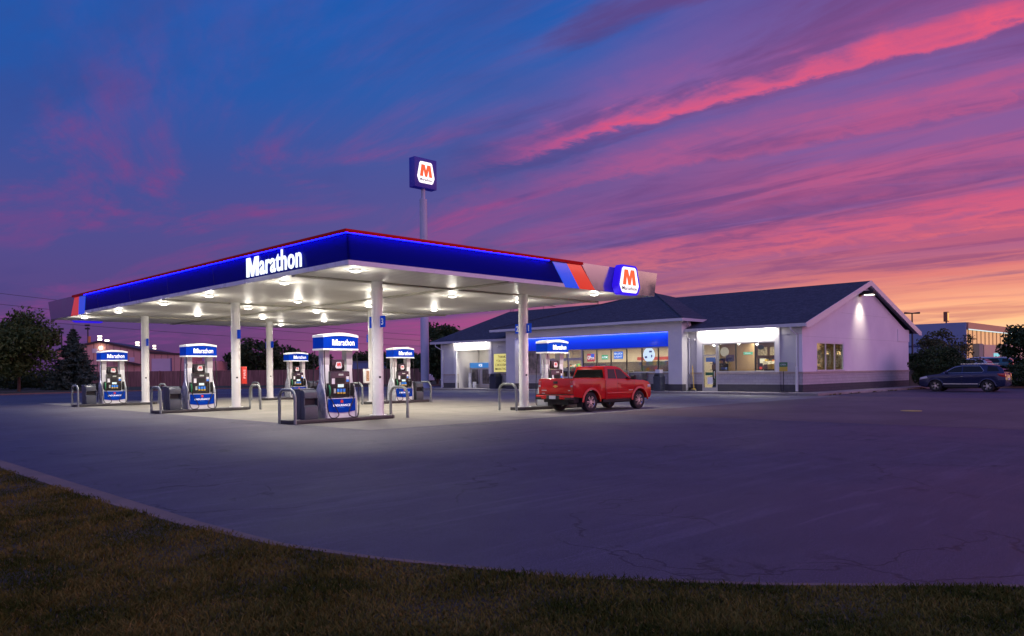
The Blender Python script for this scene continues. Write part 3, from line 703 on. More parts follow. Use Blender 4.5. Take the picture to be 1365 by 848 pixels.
WOOD = mat('counter_wood', (.2, .11, .05), .5)

XW, XE_, YG, SB = 46.75, 45.96, 21.4, .15
store = thing('store_building', 'long low white store with dark shingle roof, lit windows and gable end', 'building', (XW, YG, SB))
def S(mb, n, m, par=store, **k): return mb.build(n, m, par, world=True, **k)
XB = 65.6; YEND = 55.9
def wallx(x0, x1, y0, y1, z0, z1): return MB().box(x0, x1, y0, y1, z0, z1)
# dark base, block wainscot and stone course on a wall stretch along Y (face towards -X at x)
def wain(x, y0, y1, full=True, dep=.22):
    S(MB().box(x, x + dep, y0, y1, SB, .62), 'dark_base', BLOCKD)
    S(MB().box(x + .01, x + dep, y0, y1, .62, 1.3), 'block_wall', BLOCK)
    S(MB().box(x - .03, x + dep, y0, y1, 1.3, 1.42), 'stone_course', STONE)
# right wing front: recess 28.79-29.53, bay 22.83-28.79, end pier 21.4-22.83
wain(XW, 21.42, 22.83); wain(XW - .1, 22.83, 27.22, dep=.32); wain(XW - .1, 28.38, 28.79, dep=.32); wain(XW, 28.79, 29.53)
S(MB().box(XW, XW + .22, 21.621, 22.83, 1.42, 4.25), 'front_wall', STUCCO2)
S(MB().box(XW - .03, XW - .002, 21.4, 22.83, 3.75, 4.2), 'front_wall', STUCCO2)
S(MB().box(XW, XW + .22, 28.79, 29.53, 1.42, 4.25), 'front_wall', STUCCO2)
S(MB().box(XW - .1, XW + .22, 22.83, 23.12, 1.42, 4.25), 'front_wall', STUCCO)
S(MB().box(XW - .1, XW + .22, 28.38, 28.79, 1.42, 4.25), 'front_wall', STUCCO)
S(MB().box(XW - .1, XW + .22, 23.12, 28.38, 3.36, 4.25), 'front_wall', STUCCO)
# wing window: three panes + door with transom
w = S(MB().box(XW - .08, XW - .02, 23.12, 27.22, 1.42, 1.5), 'window', FRAME)
S(MB().box(XW - .08, XW - .02, 23.12, 27.22, 3.29, 3.36), 'frame', FRAME, w)
for y in (23.12, 24.47, 25.84, 27.13):
    S(MB().box(XW - .07, XW - .01, y, y + .08, 1.5, 3.29), 'mullion', DFRAME if 24 < y < 26 else FRAME, w)
for y0, y1 in ((23.2, 24.47), (24.55, 25.84), (25.92, 27.13)): S(MB().box(XW - .04, XW - .03, y0, y1, 1.5, 3.29), 'pane', GLASS, w)
d = S(MB().box(XW - .09, XW - .01, 27.22, 27.34, SB, 3.36), 'door', FRAME)
for a in ((28.26, 28.38, SB, 3.36), (27.34, 28.26, 2.5, 2.6), (27.34, 28.26, 3.28, 3.36), (27.34, 28.26, SB, .4)): S(MB().box(XW - .09, XW - .01, *a), 'frame', FRAME, d)
S(MB().box(XW - .06, XW - .05, 27.34, 28.26, .4, 2.5), 'pane', GLASS, d); S(MB().box(XW - .06, XW - .05, 27.34, 28.26, 2.6, 3.28), 'pane', GLASS, d)
S(MB().box(XW - .14, XW - .1, 27.42, 27.46, 1.0, 1.5), 'handle', CHROME, d)
S(MB().box(XW - .066, XW - .061, 27.5, 28.15, 1.22, 1.42), 'door_decal', mat('decal_green', (.02, .12, .06), .5), d)
S(MB().box(XW - .066, XW - .061, 27.6, 28.0, .62, 1.1), 'door_decal', STICKER, d)
S(MB().box(XW - .066, XW - .061, 27.7, 27.9, .7, 1.0), 'door_decal', BLACK, d) if False else None
# entry block
g = MB(); g.prism([(29.53, 4.95), (29.53, .62), (30.62, .62), (30.62, 4.32), (45.6, 4.32), (45.6, .62), (46.66, .62), (46.66, 4.95)], 'x', XE_, XE_ + .45)
S(g, 'front_wall', STUCCO)
for y0, y1 in ((29.53, 30.62), (45.6, 46.66)): S(MB().box(XE_ - .012, XE_ + .46, y0 - .012, y1 + .012, SB, .62), 'dark_base', BLOCKD)
XI = 46.95
S(MB().box(XE_ + .45, XW + .4, 29.53, 29.75, SB, 4.95), 'side_wall', STUCCO); S(MB().box(XE_ + .45, XW + .4, 46.44, 46.66, SB, 4.95), 'side_wall', STUCCO)
S(MB().box(XE_ + .45, XI + .2, 29.75, 46.44, 4.4, 4.95), 'soffit', STUCCO)
S(MB().box(XI - .25, XI + .1, 29.75, 46.44, 3.28, 4.4), 'glow_painted_blue_band', GLOW_PAINTED_BLUE)
S(MB().box(XE_ + .47, XE_ + .55, 30.8, 45.4, 4.33, 4.39), 'eave_light', WASH)
# store front glazing in the recess
wain(XI, 30.0, 39.15)
S(MB().box(XI - .1, XI + .1, 30.0, 39.15, 1.42, 1.5), 'sill', TRIM)
wain(XI, 43.5, 46.4)
wf = S(MB().box(XI, XI + .08, 30.0, 39.15, 3.2, 3.279), 'window', FRAME)
for y in (30.5, 32.1, 33.52, 34.89, 36.35, 37.72, 39.07): S(MB().box(XI, XI + .08, y, y + .07, 1.5, 3.2), 'mullion', DFRAME, wf)
ysw = [30.57, 32.1, 33.52, 34.89, 36.35, 37.72, 39.07]
for y0, y1 in zip(ysw[:-1], ysw[1:]):
    S(MB().box(XI + .03, XI + .04, y0 + .07 * (y0 > 30.6), y1, 1.5, 3.2), 'pane', GLASS, wf)
    S(MB().box(XI + .06, XI + .065, y0 + .09, y1 - .02, 1.5, 2.24), 'frosted_film', FROST, wf)
de = S(MB().box(XI, XI + .1, 39.15, 39.3, SB, 3.28), 'double_door', FRAME)
for y in (40.55, 41.9, 43.35): S(MB().box(XI, XI + .1, y, y + .15, SB, 3.28), 'frame', FRAME, de)
for y0, y1 in ((39.3, 40.55), (40.7, 41.9), (42.05, 43.35)):
    S(MB().box(XI + .005, XI + .095, y0, y1, 2.42, 2.62), 'frame', FRAME, de); S(MB().box(XI + .005, XI + .095, y0, y1, SB, .4), 'frame', FRAME, de); S(MB().box(XI + .005, XI + .095, y0, y1, 1.05, 1.15), 'push_bar', CHROME, de)
    for z0, z1 in ((.4, 1.05), (1.15, 2.42), (2.62, 3.28)): S(MB().box(XI + .04, XI + .05, y0, y1, z0, z1), 'pane', GLASS, de)
po = S(MB().box(XI, XI + .2, 43.5, 43.7, 1.42, 3.28), 'front_wall', STUCCO); S(MB().box(XI, XI + .2, 45.4, 46.4, 1.42, 3.28), 'front_wall', STUCCO)
POST = mat('poster_dark', (.12, .08, .09), .4, var=(2.2, .9), emit=(.5, .4, .45), es=.06)
S(MB().box(XI + .03, XI + .05, 43.7, 45.4, 1.42, 3.28), 'window_poster', POST)
# left wing with the vending bay
wain(XW, 53.86, 55.9); wain(XW, 46.7, 49.57)
S(MB().box(XW, XW + .22, 54.2, 55.9, 1.42, 4.25), 'front_wall', STUCCO2); S(MB().box(XW - .06, XW + .22, 53.86, 54.2, 1.42, 4.25), 'front_wall', STUCCO)
S(MB().box(XW, XW + .22, 46.66, 49.2, 1.42, 4.25), 'front_wall', STUCCO2); S(MB().box(XW - .06, XW + .22, 49.2, 49.57, 1.42, 4.25), 'front_wall', STUCCO)
S(MB().box(XW - .06, XW + .22, 49.57, 53.86, 3.55, 4.25), 'front_wall', STUCCO)
S(MB().box(XW - .1, XW + .22, 49.45, 53.95, 3.5, 3.55), 'lintel', TROUGH)
S(MB().box(49.6, 49.7, 49.3, 54.1, SB, 3.9), 'bay_wall', mat('bay_panel', (.6, .58, .55), .6, var=(1.2, .05)))
S(MB().box(XW + .22, 49.6, 49.3, 49.4, SB, 3.9), 'bay_wall', STUCCO); S(MB().box(XW + .22, 49.6, 54.0, 54.1, SB, 3.9), 'bay_wall', STUCCO)
S(MB().box(XW + .22, 49.6, 49.4, 54.0, 3.7, 3.78), 'bay_ceiling', STUCCO)
S(MB().box(48.0, 48.3, 50.0, 53.4, 3.64, 3.695), 'ceiling_light', WASH)
# gable end (faces -Y) with window
XA = 56.86; ZA = 7.62
def eave_z(x): return 4.3 + (ZA - 4.3) * (1 - abs(x - XA) / (XA - 46.4))
g = MB()
g.prism([(XW, 1.42), (48.83, 1.42), (48.83, 4.2), (XW, 4.2)], 'y', YG, YG + .22); g.prism([(53.05, 1.42), (XB, 1.42), (XB, 4.2), (53.05, 4.2)], 'y', YG, YG + .22)
g.prism([(48.83, 3.31), (53.05, 3.31), (53.05, 4.2), (48.83, 4.2)], 'y', YG, YG + .22)
g.prism([(48.83, 1.42), (53.05, 1.42), (53.05, 1.46), (48.83, 1.46)], 'y', YG, YG + .22)
g.prism([(XW, 4.2), (XB, 4.2), (XB, 4.28), (XA, ZA - .12), (XW, 4.28)], 'y', YG, YG + .22)
S(g, 'gable_wall', SIDING)
S(MB().box(XW + .22, XB, YG - .02, YG + .2, SB, .62), 'dark_base', BLOCKD); S(MB().box(XW + .22, XB, YG - .01, YG + .2, .62, 1.3), 'block_wall', BLOCK)
S(MB().box(XW + .0, XB + .05, YG - .05, YG + .2, 1.3, 1.42), 'stone_course', STONE)
S(MB().box(XW - .001, XW + .22, YG - .021, YG - .0, SB, .62), 'dark_base', BLOCKD); S(MB().box(XW + .009, XW + .22, YG - .011, YG - .0, .62, 1.3), 'block_wall', BLOCK)
S(MB().box(63.2, XB + .04, YG - .04, YG - .002, 3.62, 4.9 if False else 4.55), 'eave_pad', SIDING)
S(MB().box(46.9, 63.1, YG - .004, YG + .01, 3.62, 3.635), 'panel_joint', STUCCO2); S(MB().box(52.6, 61.1, YG - .004, YG + .01, 5.33, 5.345), 'panel_joint', STUCCO2)
wg = S(MB().box(48.83, 53.05, YG + .02, YG + .1, 3.22, 3.31), 'window', TRIM)
S(MB().box(48.78, 53.1, YG - .05, YG + .1, 1.46, 1.52), 'sill', TRIM, wg)
for x in (48.83, 50.2, 51.6, 52.97): S(MB().box(x, x + .08, YG + .02, YG + .1, 1.52, 3.22), 'mullion', TRIM, wg)
S(MB().box(48.91, 52.97, YG + .05, YG + .06, 1.52, 3.22), 'pane', GLASS, wg)
# rear and left walls
S(MB().box(XB - .2, XB, YG + .22, YEND, SB, 4.25), 'rear_wall', STUCCO); S(MB().box(XW, XB, YEND, YEND + .2, SB, 4.25), 'left_wall', STUCCO)
g = MB(); g.prism([(XW, 4.25), (XB, 4.25), (XA, ZA - .1)], 'y', YEND, YEND + .2); S(g, 'left_wall', STUCCO)
# roof
def roofpoly(x0, z0, x1, z1, th): return [(x0, z0), (x1, z1), (x1, z1 - th), (x0, z0 - th)]
XF, XR = 46.38, 67.3; YR0, YR1 = 20.95, 57.2
g = MB(); g.prism([(XF, 4.42), (XA, 7.76), (XR, 4.42), (XR, 4.32), (XA, 7.64), (XF, 4.32)], 'y', YR0 + .03, YR1); rf = S(g, 'roof', SHING)
for n_, a in (('rake_board', [(XF - .02, 4.15), (XF - .02, 4.43), (XA, 7.775), (XR + .02, 4.43), (XR + .02, 4.15), (XR - .5, 4.15), (XA, 7.42), (XF + .5, 4.15)]),):
    g = MB(); g.prism(a, 'y', YR0, YR0 + .028); S(g, n_, GUTTER, rf)
g = MB()
for x0, x1 in ((XF, XA), (XR, XA)):
    g.add([(x0, YR0 + .03, 4.3), (x1, YR0 + .03, 7.62), (x1, YG + .1, 7.62), (x0, YG + .1, 4.3)], [(0, 1, 2, 3)])
S(g, 'rake_soffit', GUTTER, rf)
for y0, y1 in ((YR0 + .03, 29.85), (46.7, 57.15)):
    g = MB(); g.prism([(XF - .1, 4.40), (XF, 4.40), (XF, 4.2), (XF - .07, 4.2)], 'y', y0, y1); S(g, 'gutter', GUTTER, rf)
    S(MB().box(XF, XW + .1, y0, y1, 4.25, 4.30), 'eave_soffit', TRIM, rf)
# hipped entry roof
AX, AY, AZ = 55.9, 38.6, 8.22; ex0, ex1 = 45.52, 66.3; ey0, ey1 = 29.2, 48.0
g = MB(); g.add([(ex0, ey0, 5.14), (ex1, ey0, 5.14), (ex1, ey1, 5.14), (ex0, ey1, 5.14), (AX, AY, AZ), (ex0, ey0, 5.06), (ex1, ey0, 5.06), (ex1, ey1, 5.06), (ex0, ey1, 5.06)],
                [(0, 1, 4), (1, 2, 4), (2, 3, 4), (3, 0, 4), (0, 5, 6, 1), (1, 6, 7, 2), (2, 7, 8, 3), (3, 8, 5, 0), (5, 8, 7, 6)])
hf = S(g, 'entry_roof', SHING)
S(MB().box(ex0 - .1, ex0 - .002, ey0 - .1, ey1 + .1, 4.93, 5.12), 'gutter', GUTTER, hf); S(MB().box(ex0, ex0 + 4.6, ey0 - .1, ey0 - .002, 4.93, 5.12), 'gutter', GUTTER, hf)
S(MB().box(ex0, XE_ + .2, ey0, ey1, 4.955, 5.055), 'eave_soffit', TRIM, hf)
# ridge line of the hip
for (x, y) in ((ex0, ey0), (ex0, ey1)):
    g = MB(); g.tube([(x, y, 5.16), (AX, AY, AZ + .02)], .06, 6); S(g, 'hip_cap', SHING, hf)
# down pipes
for pts in ([(XF - .03, 21.95, 4.22), (XF - .03, 21.95, 4.05), (XW - .06, 21.72, 3.7), (XW - .06, 21.72, .2)], [(XF - .03, 29.7, 4.22), (XF - .03, 29.7, 4.1), (XW - .06, 29.4, 3.75), (XW - .06, 29.4, .2)],
            [(XF - .03, 56.4, 4.22), (XF - .03, 56.4, 4.0), (XW - .06, 55.75, 3.6), (XW - .06, 55.75, .2)], [(46.2, 29.13, 4.98), (46.1, 29.16, 4.9), (46.9, 29.55, 4.5), (46.9, 29.6, 4.4)]):
    g = MB(); g.tube(pts, .045, 8); S(g, 'down_pipe', GUTTER)
S(MB().box(XW - .13, XW - .02, 21.66, 21.8, .2, 1.75), 'pipe_guard', TRIM)
# wall cameras
for (x, y, z) in ((XW - .1, 27.9, 3.85), (XW, 29.0, 3.7), (XW, 48.4, 3.8)):
    g = MB(); g.box(x - .12, x, y - .03, y + .03, z - .03, z + .03); g.cyl((x - .12, y, z), (x - .2, y - .15, z - .06), .05, n=10); S(g, 'wall_camera', TRIM)
# flood light in the gable
g = MB(); g.box(55.72, 55.92, YG - .14, YG - .0, 6.6, 7.0); fl = S(g, 'flood_light', mat('flood_copper', (.35, .12, .03), .5))
g = MB(); g.prism([(YG - .14, 6.68), (YG - 1.0, 6.72), (YG - 1.03, 6.94), (YG - .14, 6.98)], 'x', 55.54, 56.1); S(g, 'lamp_head', BLACK, fl, bevel=.02)
g = MB(); g.box(55.6, 56.04, YG - .95, YG - .4, 6.655, 6.69); S(g, 'lens', mat('flood_lens', (.8, .8, .7), .5, emit=(1, .93, .75), es=5), fl)
# eave wash tubes
S(MB().box(XF + .02, XF + .1, 23.1, 28.5, 4.2, 4.245), 'eave_light', WASH); S(MB().box(XF + .02, XF + .1, 49.6, 54.0, 4.2, 4.245), 'eave_light', WASH)
# roof bits: antenna, vents
g = MB(); g.cyl((XA, 52.4, 7.7), (XA, 52.4, 8.5), .025, n=6); g.tube([(XA, 50.9, 7.9), (XA, 53.6, 8.3)], .03, 6)
for k in range(4): g.tube([(XA - .5, 51.2 + k * .6, 7.95 + k * .08), (XA + .5, 51.2 + k * .6, 7.95 + k * .08)], .02, 5)
S(g, 'roof_antenna', WIRE)
g = MB(); g.cyl((XA, 45.5, 7.7), (XA, 45.5, 8.35), .035, n=6); S(g, 'vent_pipe', WIRE)
g = MB()
for k in range(5): g.tube([(56.9 + .25 * math.cos(k), 57.0 - k * .1 + .25 * math.sin(k), 7.5), (56.9 + .1 * math.cos(k), 57.0 - k * .1, 9.3)], .02, 5)
S(g, 'roof_antenna', WIRE)
# interior
S(MB().box(XI + .1, 56.5, 21.6, 46.4, .1, .16), 'interior_floor', INT_FLOOR); S(MB().box(54.0, 54.1, 29.6, 46.4, .16, 3.6), 'interior_wall', INT_WALL); S(MB().box(54.0, 54.1, 21.62, 29.6, .16, 3.6), 'interior_wall', INT_BROWN)
S(MB().box(XI + .2, 56.5, 21.62, 46.4, 3.55, 3.62), 'interior_ceiling', STUCCO)
S(MB().box(XI + .2, 54.0, 29.5, 29.6, .16, 3.55), 'interior_wall', INT_WALL); S(MB().box(XI + .2, 54.0, 46.2, 46.3, .16, 3.55), 'interior_wall', INT_WALL)
S(MB().box(53.9, 53.99, 29.6, 39.0, 2.45, 2.7), 'interior_red_band', INT_RED)
S(MB().box(50.6, 50.7, 26.55, 29.3, .16, 3.5), 'partition_wall', mat('partition_tan', (.3, .2, .11), .8, var=(.8, .1)))
for y in (23, 26.4, 31.5, 34.5, 37.5, 41, 44): 
    for x in (48.6, 51.6): S(MB().box(x, x + .35, y - .7, y + .7, 3.5, 3.545), 'ceiling_tube', CEIL_LIT)
GOODS = [mat('goods_%s' % n_, c_, .5) for n_, c_ in (('red', (.5, .04, .03)), ('blue', (.03, .09, .4)), ('yellow', (.6, .4, .05)), ('green', (.05, .25, .08)), ('white', (.65, .65, .6)), ('orange', (.55, .17, .03)), ('brown', (.12, .06, .03)))]
rr = random.Random(3)
sh_i = 0
for (x, y0, y1, hz) in ((48.3, 39.8, 43.2, 1.75), (50.4, 39.6, 43.6, 2.0), (49.0, 24.3, 25.1, 1.75), (52.6, 25.6, 27.4, 2.2), (48.2, 27.3, 28.5, 2.2), (48.6, 26.2, 27.0, 1.1), (53.6, 30.0, 38.5, 2.2)):
    sh = thing('store_shelf', 'stocked shelf seen through the ' + ['entry doors, front row', 'entry doors, row behind', 'wing window at its right, low front', 'wing window at its right, tall rear', 'glass door of the wing', 'wing window beside its door', 'frosted store front windows, against the rear wall'][sh_i], 'shelf', (x, y0, .16)); sh_i += 1
    g = MB(); g.box(.0, .06, 0, y1 - y0, 0, hz)
    nz = max(2, int(hz / .42))
    for k in range(nz): g.box(-.34, 0, 0, y1 - y0, .08 + k * hz / nz, .11 + k * hz / nz)
    g.build('rack', WIRE if sh_i != 7 else TRIM, sh)
    gs = [MB() for _ in GOODS]
    for k in range(nz):
        y = .04
        while y < y1 - y0 - .3:
            wd = rr.uniform(.14, .4); hh = rr.uniform(.15, hz / nz - .08); q = rr.randrange(len(GOODS))
            gs[q].box(-.3, -.04, y, y + wd * .92, .112 + k * hz / nz, .112 + k * hz / nz + hh); y += wd
    for q, gg in enumerate(gs):
        if gg.v: gg.build('goods', GOODS[q], sh)
# window signs (inside the glass)
def sign_part(name, label, cat, x, y, z, w_, h_, face, body=None, bm=None, shape='rect', th=.04):
    t = thing(name, label, cat, (x, y, z))
    xd, yd = (0, -1, 0), (0, 0, 1)
    poly = [(-.5, -.5), (.5, -.5), (.5, .5), (-.5, .5)] if shape == 'rect' else [(.5 * math.cos(a), .5 * math.sin(a)) for a in np.linspace(0, 2 * PI, 33)[:-1]]
    g = MB(); plate(g, poly, (0, 0, 0), xd, yd, w_, h_, th); f = g.build('sign_face', face, t)
    if body:
        for i, ln in enumerate(body):
            n = len(body); zz = h_ * ((n - 1) / 2 - i) * .8 / n
            text('lettering', ln, bm, f, (-th, 0, zz), xd, yd, width=min(w_ * .86, len(ln) * h_ * .6), height=h_ * .5 / n, depth=.01, bold=.02, align='C')
    return t
def emi(n, c, e=1.): return mat(n, tuple(min(.8, x) for x in c), .4, emit=c, es=e)
XN = XI + .13
sign_part('window_sign', 'round white and blue lit sign in the store window near the right pier', 'lit sign', XN, 33.0, 2.72, 1.0, 1.05, emi('round_sign', (.75, .85, 1), 1.3), shape='round')
g = MB(); 
for (y, z, w_, h_) in ((33.25, 2.55, .2, .14), (32.85, 2.95, .24, .12), (32.75, 2.62, .1, .18)): g.box(XN - .05, XN - .042, y - w_ / 2, y + w_ / 2, z - h_ / 2, z + h_ / 2)
rs_ = [o for o in bpy.data.objects if o.get('label', '').startswith('round white and blue')][0]
g.build('sign_pattern', mat('sign_pattern_blue', (.03, .12, .5), .4), rs_, world=True)
sign_part('window_sign', 'blue lit sign with two white lines in the store window', 'lit sign', XN, 35.75, 2.75, .82, .55, emi('beer_blue', (.02, .2, .9), .9), ['BUD', 'LIGHT'], LIT_WHITE)
sign_part('window_sign', 'small green lit ATM sign in the store window', 'lit sign', XN, 37.05, 2.62, .58, .34, emi('atm_green', (.03, .5, .2), .8), ['ATM'], LIT_WHITE)
t = sign_part('window_sign', 'red and blue lit OPEN sign in the store window above the pickup', 'lit sign', XN, 38.4, 2.62, .74, .6, emi('open_red', (.85, .06, .08), .7), ['OPEN'], LIT_WHITE)
g = MB(); plate(g, [(-.5, -.5), (.5, -.5), (.5, .5), (-.5, .5)], (-.045, -.18, .16), (0, -1, 0), (0, 0, 1), .34, .26, .006); g.build('blue_corner', emi('open_blue', (.05, .15, .9), .8), t)
XM = XW + .05
sign_part('window_sign', 'round cream emblem hanging in the wing window beside its door', 'sign', XM, 26.75, 2.78, .62, .62, emi('cream_disc', (.8, .65, .42), .45), shape='round')
sign_part('window_sign', 'purple and brown placard below the round cream emblem', 'sign', XM, 26.35, 2.35, .62, .45, mat('placard_purple', (.16, .09, .16), .5), None)
sign_part('window_sign', 'white and green lit OPEN sign in the middle pane of the wing window', 'lit sign', XM, 25.05, 2.64, .64, .17, emi('open_green', (.1, .55, .3), .8), ['Open'], LIT_WHITE)
sign_part('window_sign', 'green oval sign in the right pane of the wing window', 'sign', XM, 24.15, 3.0, .42, .3, mat('oval_green', (.03, .12, .06), .5), shape='round')
sign_part('window_sign', 'blue poster at the top of the glass wing door', 'poster', XM, 27.8, 2.28, .7, .3, emi('door_blue', (.04, .16, .5), .4))
# things standing along the store front
t = thing('message_sign', 'lit yellow letter board thanking customers on the wall by the vending bay', 'lit sign', (XW - .16, 47.8, 2.35))
g = MB(); plate(g, rrect(-.5, .5, -.5, .5, .05), (.14, 0, 0), (0, -1, 0), (0, 0, 1), 2.05, 1.65, .14); fcs = g.build('sign_case', mat('case_grey', (.4, .4, .38), .5), t)
g = MB(); plate(g, rrect(-.5, .5, -.5, .5, .05), (0, 0, 0), (0, -1, 0), (0, 0, 1), 1.95, 1.55, .01); fcs = g.build('sign_face', emi('message_yellow', (.95, .80, .22), .62), t)
for i, ln in enumerate(('THANK', 'YOU FOR', 'CHOOSING', 'MARATHON')):
    text('lettering', ln, BLACK, fcs, (-.012, 0, .52 - i * .345), (0, -1, 0), (0, 0, 1), width=.2 * len(ln), height=.24, depth=.006, bold=.012, align='C')
def can_bin(label, x, y, z, w_, h_, m, hooded=True):
    t = thing('trash_can', label, 'trash can', (x, y, z))
    g = MB(); g.prism(rrect(-w_ / 2, w_ / 2, -w_ / 2, w_ / 2, .07), 'z', 0, h_ * .72, [(a * 1.08, b * 1.08) for a, b in rrect(-w_ / 2, w_ / 2, -w_ / 2, w_ / 2, .07)]); g.build('can_body', m, t, smooth=True)
    g = MB(); g.prism(rrect(-w_ * .56, w_ * .56, -w_ * .56, w_ * .56, .08), 'z', h_ * .72, h_ * .8); g.prism(rrect(-w_ * .53, w_ * .53, -w_ * .53, w_ * .53, .1), 'z', h_ * .8, h_, rrect(-w_ * .4, w_ * .4, -w_ * .4, w_ * .4, .08)); ld = g.build('can_lid', m, t, smooth=True)
    g = MB(); g.box(-w_ * .5 - .03, -w_ * .5 + .02, -w_ * .3, w_ * .3, h_ * .82, h_ * .93); g.build('can_mouth', BIN_DARK, ld)
    return t
can_bin('dark blue trash can below the yellow letter board', 46.2, 48.2, SB, .75, 1.3, mat('can_navy', (.02, .028, .05), .5, var=(3, .2)))
tb = can_bin('slate grey trash can against the right pier of the store front', 45.6, 31.15, SB, .58, 1.25, mat('can_slate', (.05, .06, .08), .5, var=(3, .2)))
g = MB(); g.box(-.2, .2, -.18, .18, 1.252, 1.5); g.build('tray_box', STICKER, tb)
t = thing('yellow_bollard', 'yellow steel bollard standing beyond the pickup hood', 'bollard', (44.9, 34.55, .0))
g = MB(); g.lathe([(.14, 0), (.14, 1.72), (.1, 1.8), (0, 1.82)], (0, 0, 0), 'z', 18); bb_ = g.build('bollard_post', YELLOW, t, smooth=True)
g = MB(); g.lathe([(.145, 1.45), (.145, 1.5)], (0, 0, 0), 'z', 18); g.build('reflector_band', WIRE, bb_)
# propane cage and ice chest
t = thing('exchange_cage', 'orange labelled propane cage under the store windows', 'cage', (46.2, 34.2, SB))
g = MB()
for (x, y) in ((0, 0), (.6, 0), (0, 1.75), (.6, 1.75)): g.box(x - .025, x + .025, y - .025, y + .025, 0, 1.45)
for z in (.05, .5, .95, 1.42): g.box(-.02, .62, 0, 1.75, z, z + .02)
for k in range(18): g.box(-.022, -.01, .05 + k * .1, .062 + k * .1, .05, 1.42)
g.build('cage_frame', CHROME, t)
g = MB(); g.box(-.04, -.026, .05, 1.7, .72, 1.32); pn = g.build('cage_panel', mat('propane_orange', (.65, .25, .03), .5, var=(4, .2)), t)
g = MB(); 
for (y, z, w_, h_) in ((.4, 1.05, .35, .2), (.4, .8, .35, .12), (1.1, .9, .5, .1), (1.2, 1.15, .5, .16)): g.box(-.045, -.041, y - w_ / 2, y + w_ / 2, z - h_ / 2, z + h_ / 2)
g.build('cage_notice', STICKER, pn)
for k in range(4):
    for zz in (.08, .53):
        g = MB(); g.lathe([(.0, .0), (.13, .02), (.14, .1), (.14, .25), (.1, .33), (.05, .38)], (.3, .25 + k * .42, zz), 'z', 14); g.build('gas_cylinder', PUMP_WHITE, t, smooth=True)
t = thing('ice_chest', 'grey steel outdoor ice chest between the cage and the trash can', 'ice chest', (46.15, 33.05, SB))
g = MB(); g.box(0, .7, 0, 1.05, .08, 1.28); ch = g.build('chest_body', mat('chest_grey', (.2, .19, .18), .45, metal=.4, var=(3, .2)), t, bevel=.03)
g = MB(); g.box(-.03, -.001, .06, .5, .2, 1.15); g.box(-.03, -.001, .54, .99, .2, 1.15); dd = g.build('chest_door', mat('chest_door', (.14, .13, .125), .4, metal=.4), t, bevel=.012)
g = MB(); g.box(-.06, -.031, .46, .49, .5, .85); g.build('handle', CHROME, dd)
t = thing('ice_chest', 'grey steel chest partly behind the pickup cab, left of the cage', 'ice chest', (46.15, 36.3, SB))
g = MB(); g.box(0, .7, 0, 1.9, .08, 1.42); g.build('chest_body', mat('chest_grey2', (.3, .29, .28), .45, metal=.4, var=(3, .2)), t, bevel=.03)
g = MB(); g.box(-.03, -.001, .06, .92, .2, 1.3); g.box(-.03, -.001, .97, 1.84, .2, 1.3); g.build('chest_door', mat('chest_door2', (.25, .24, .23), .4, metal=.4), t, bevel=.012)
# broom and dustpan
t = thing('push_broom', 'yellow handled push broom leaning on the wall beside the drain pipe', 'broom', (46.5, 28.95, SB))
g = MB(); g.tube([(-.15, -.1, .1), (.2, .22, 1.75)], .022, 8); g.build('handle', YELLOW, t)
g = MB(); g.box(-.3, -.04, -.26, .06, .0, .12); g.build('broom_head', mat('bristle_grey', (.15, .14, .13), .8), t)
g = MB(); g.box(-.28, -.06, -.2, 0, .12, .17); g.build('head_block', YELLOW, t)
t = thing('lobby_dustpan', 'black long handled dustpan beside the yellow broom', 'dustpan', (46.6, 29.28, SB))
g = MB(); g.tube([(-.1, 0, .2), (.08, .1, 1.2)], .02, 8); g.build('handle', WIRE, t)
g = MB(); g.prism([(-.3, 0), (.05, 0), (.05, .25), (0, .25), (-.05, .05), (-.3, .03)], 'y', -.15, .15); g.build('pan', BLACK, t)
# small stand sign
t = thing('stand_sign', 'green and yellow sign on a thin black stand near the wing corner', 'sign', (45.95, 22.25, SB))
g = MB(); g.lathe([(.3, 0), (.28, .04), (.04, .06)], (0, 0, 0), 'z', 20); g.cyl((0, 0, .05), (0, 0, 1.35), .022, n=8); g.build('stand', BLACK, t)
g = MB(); g.box(-.02, .02, -.26, .26, 1.3, 1.58); g.build('yellow_panel', mat('sign_yellow', (.6, .42, .05), .5), t); g = MB(); g.box(-.021, .021, -.26, .26, 1.581, 1.86); gp = g.build('green_panel', mat('sign_green', (.05, .2, .07), .5), t)
text('lettering', 'OPEN', STICKER, gp, (-.021, 0, 1.72), (0, -1, 0), (0, 0, 1), width=.34, height=.1, depth=.006, align='C')
# vending bay contents
t = thing('ice_vending_machine', 'pale vending machine with blue lit header inside the open bay', 'vending machine', (47.9, 50.35, SB))
g = MB(); g.box(0, .9, 0, 3.05, 0, 2.3); vb = g.build('machine_body', mat('machine_beige', (.55, .5, .45), .5, var=(2, .06)), t, bevel=.03)
g = MB(); g.box(-.05, -.001, .05, 2.95, 1.82, 2.28); hd = g.build('machine_header', emi('header_blue', (.05, .25, .6), .5), t)
text('lettering', 'ICE', LIT_WHITE, hd, (-.05, 1.5, 2.05), (0, -1, 0), (0, 0, 1), height=.22, depth=.01, bold=.02, align='C')
for y in (.3, 1.7):
    g = MB(); g.box(-.05, -.001, y, y + 1.05, .3, 1.68); dr = g.build('machine_door', mat('door_glass_dark', (.1, .085, .075), .15, var=(3, .5)), t, bevel=.02)
    g = MB(); g.box(-.07, -.051, y - .0, y + 1.05, .3, .36); g.box(-.07, -.051, y, y + .07, .36, 1.68); g.box(-.07, -.051, y + .98, y + 1.05, .36, 1.68); g.build('frame', CHROME, dr)
t = thing('white_post', 'short white pipe posts at the left side of the vending bay', 'post', (47.6, 53.0, SB))
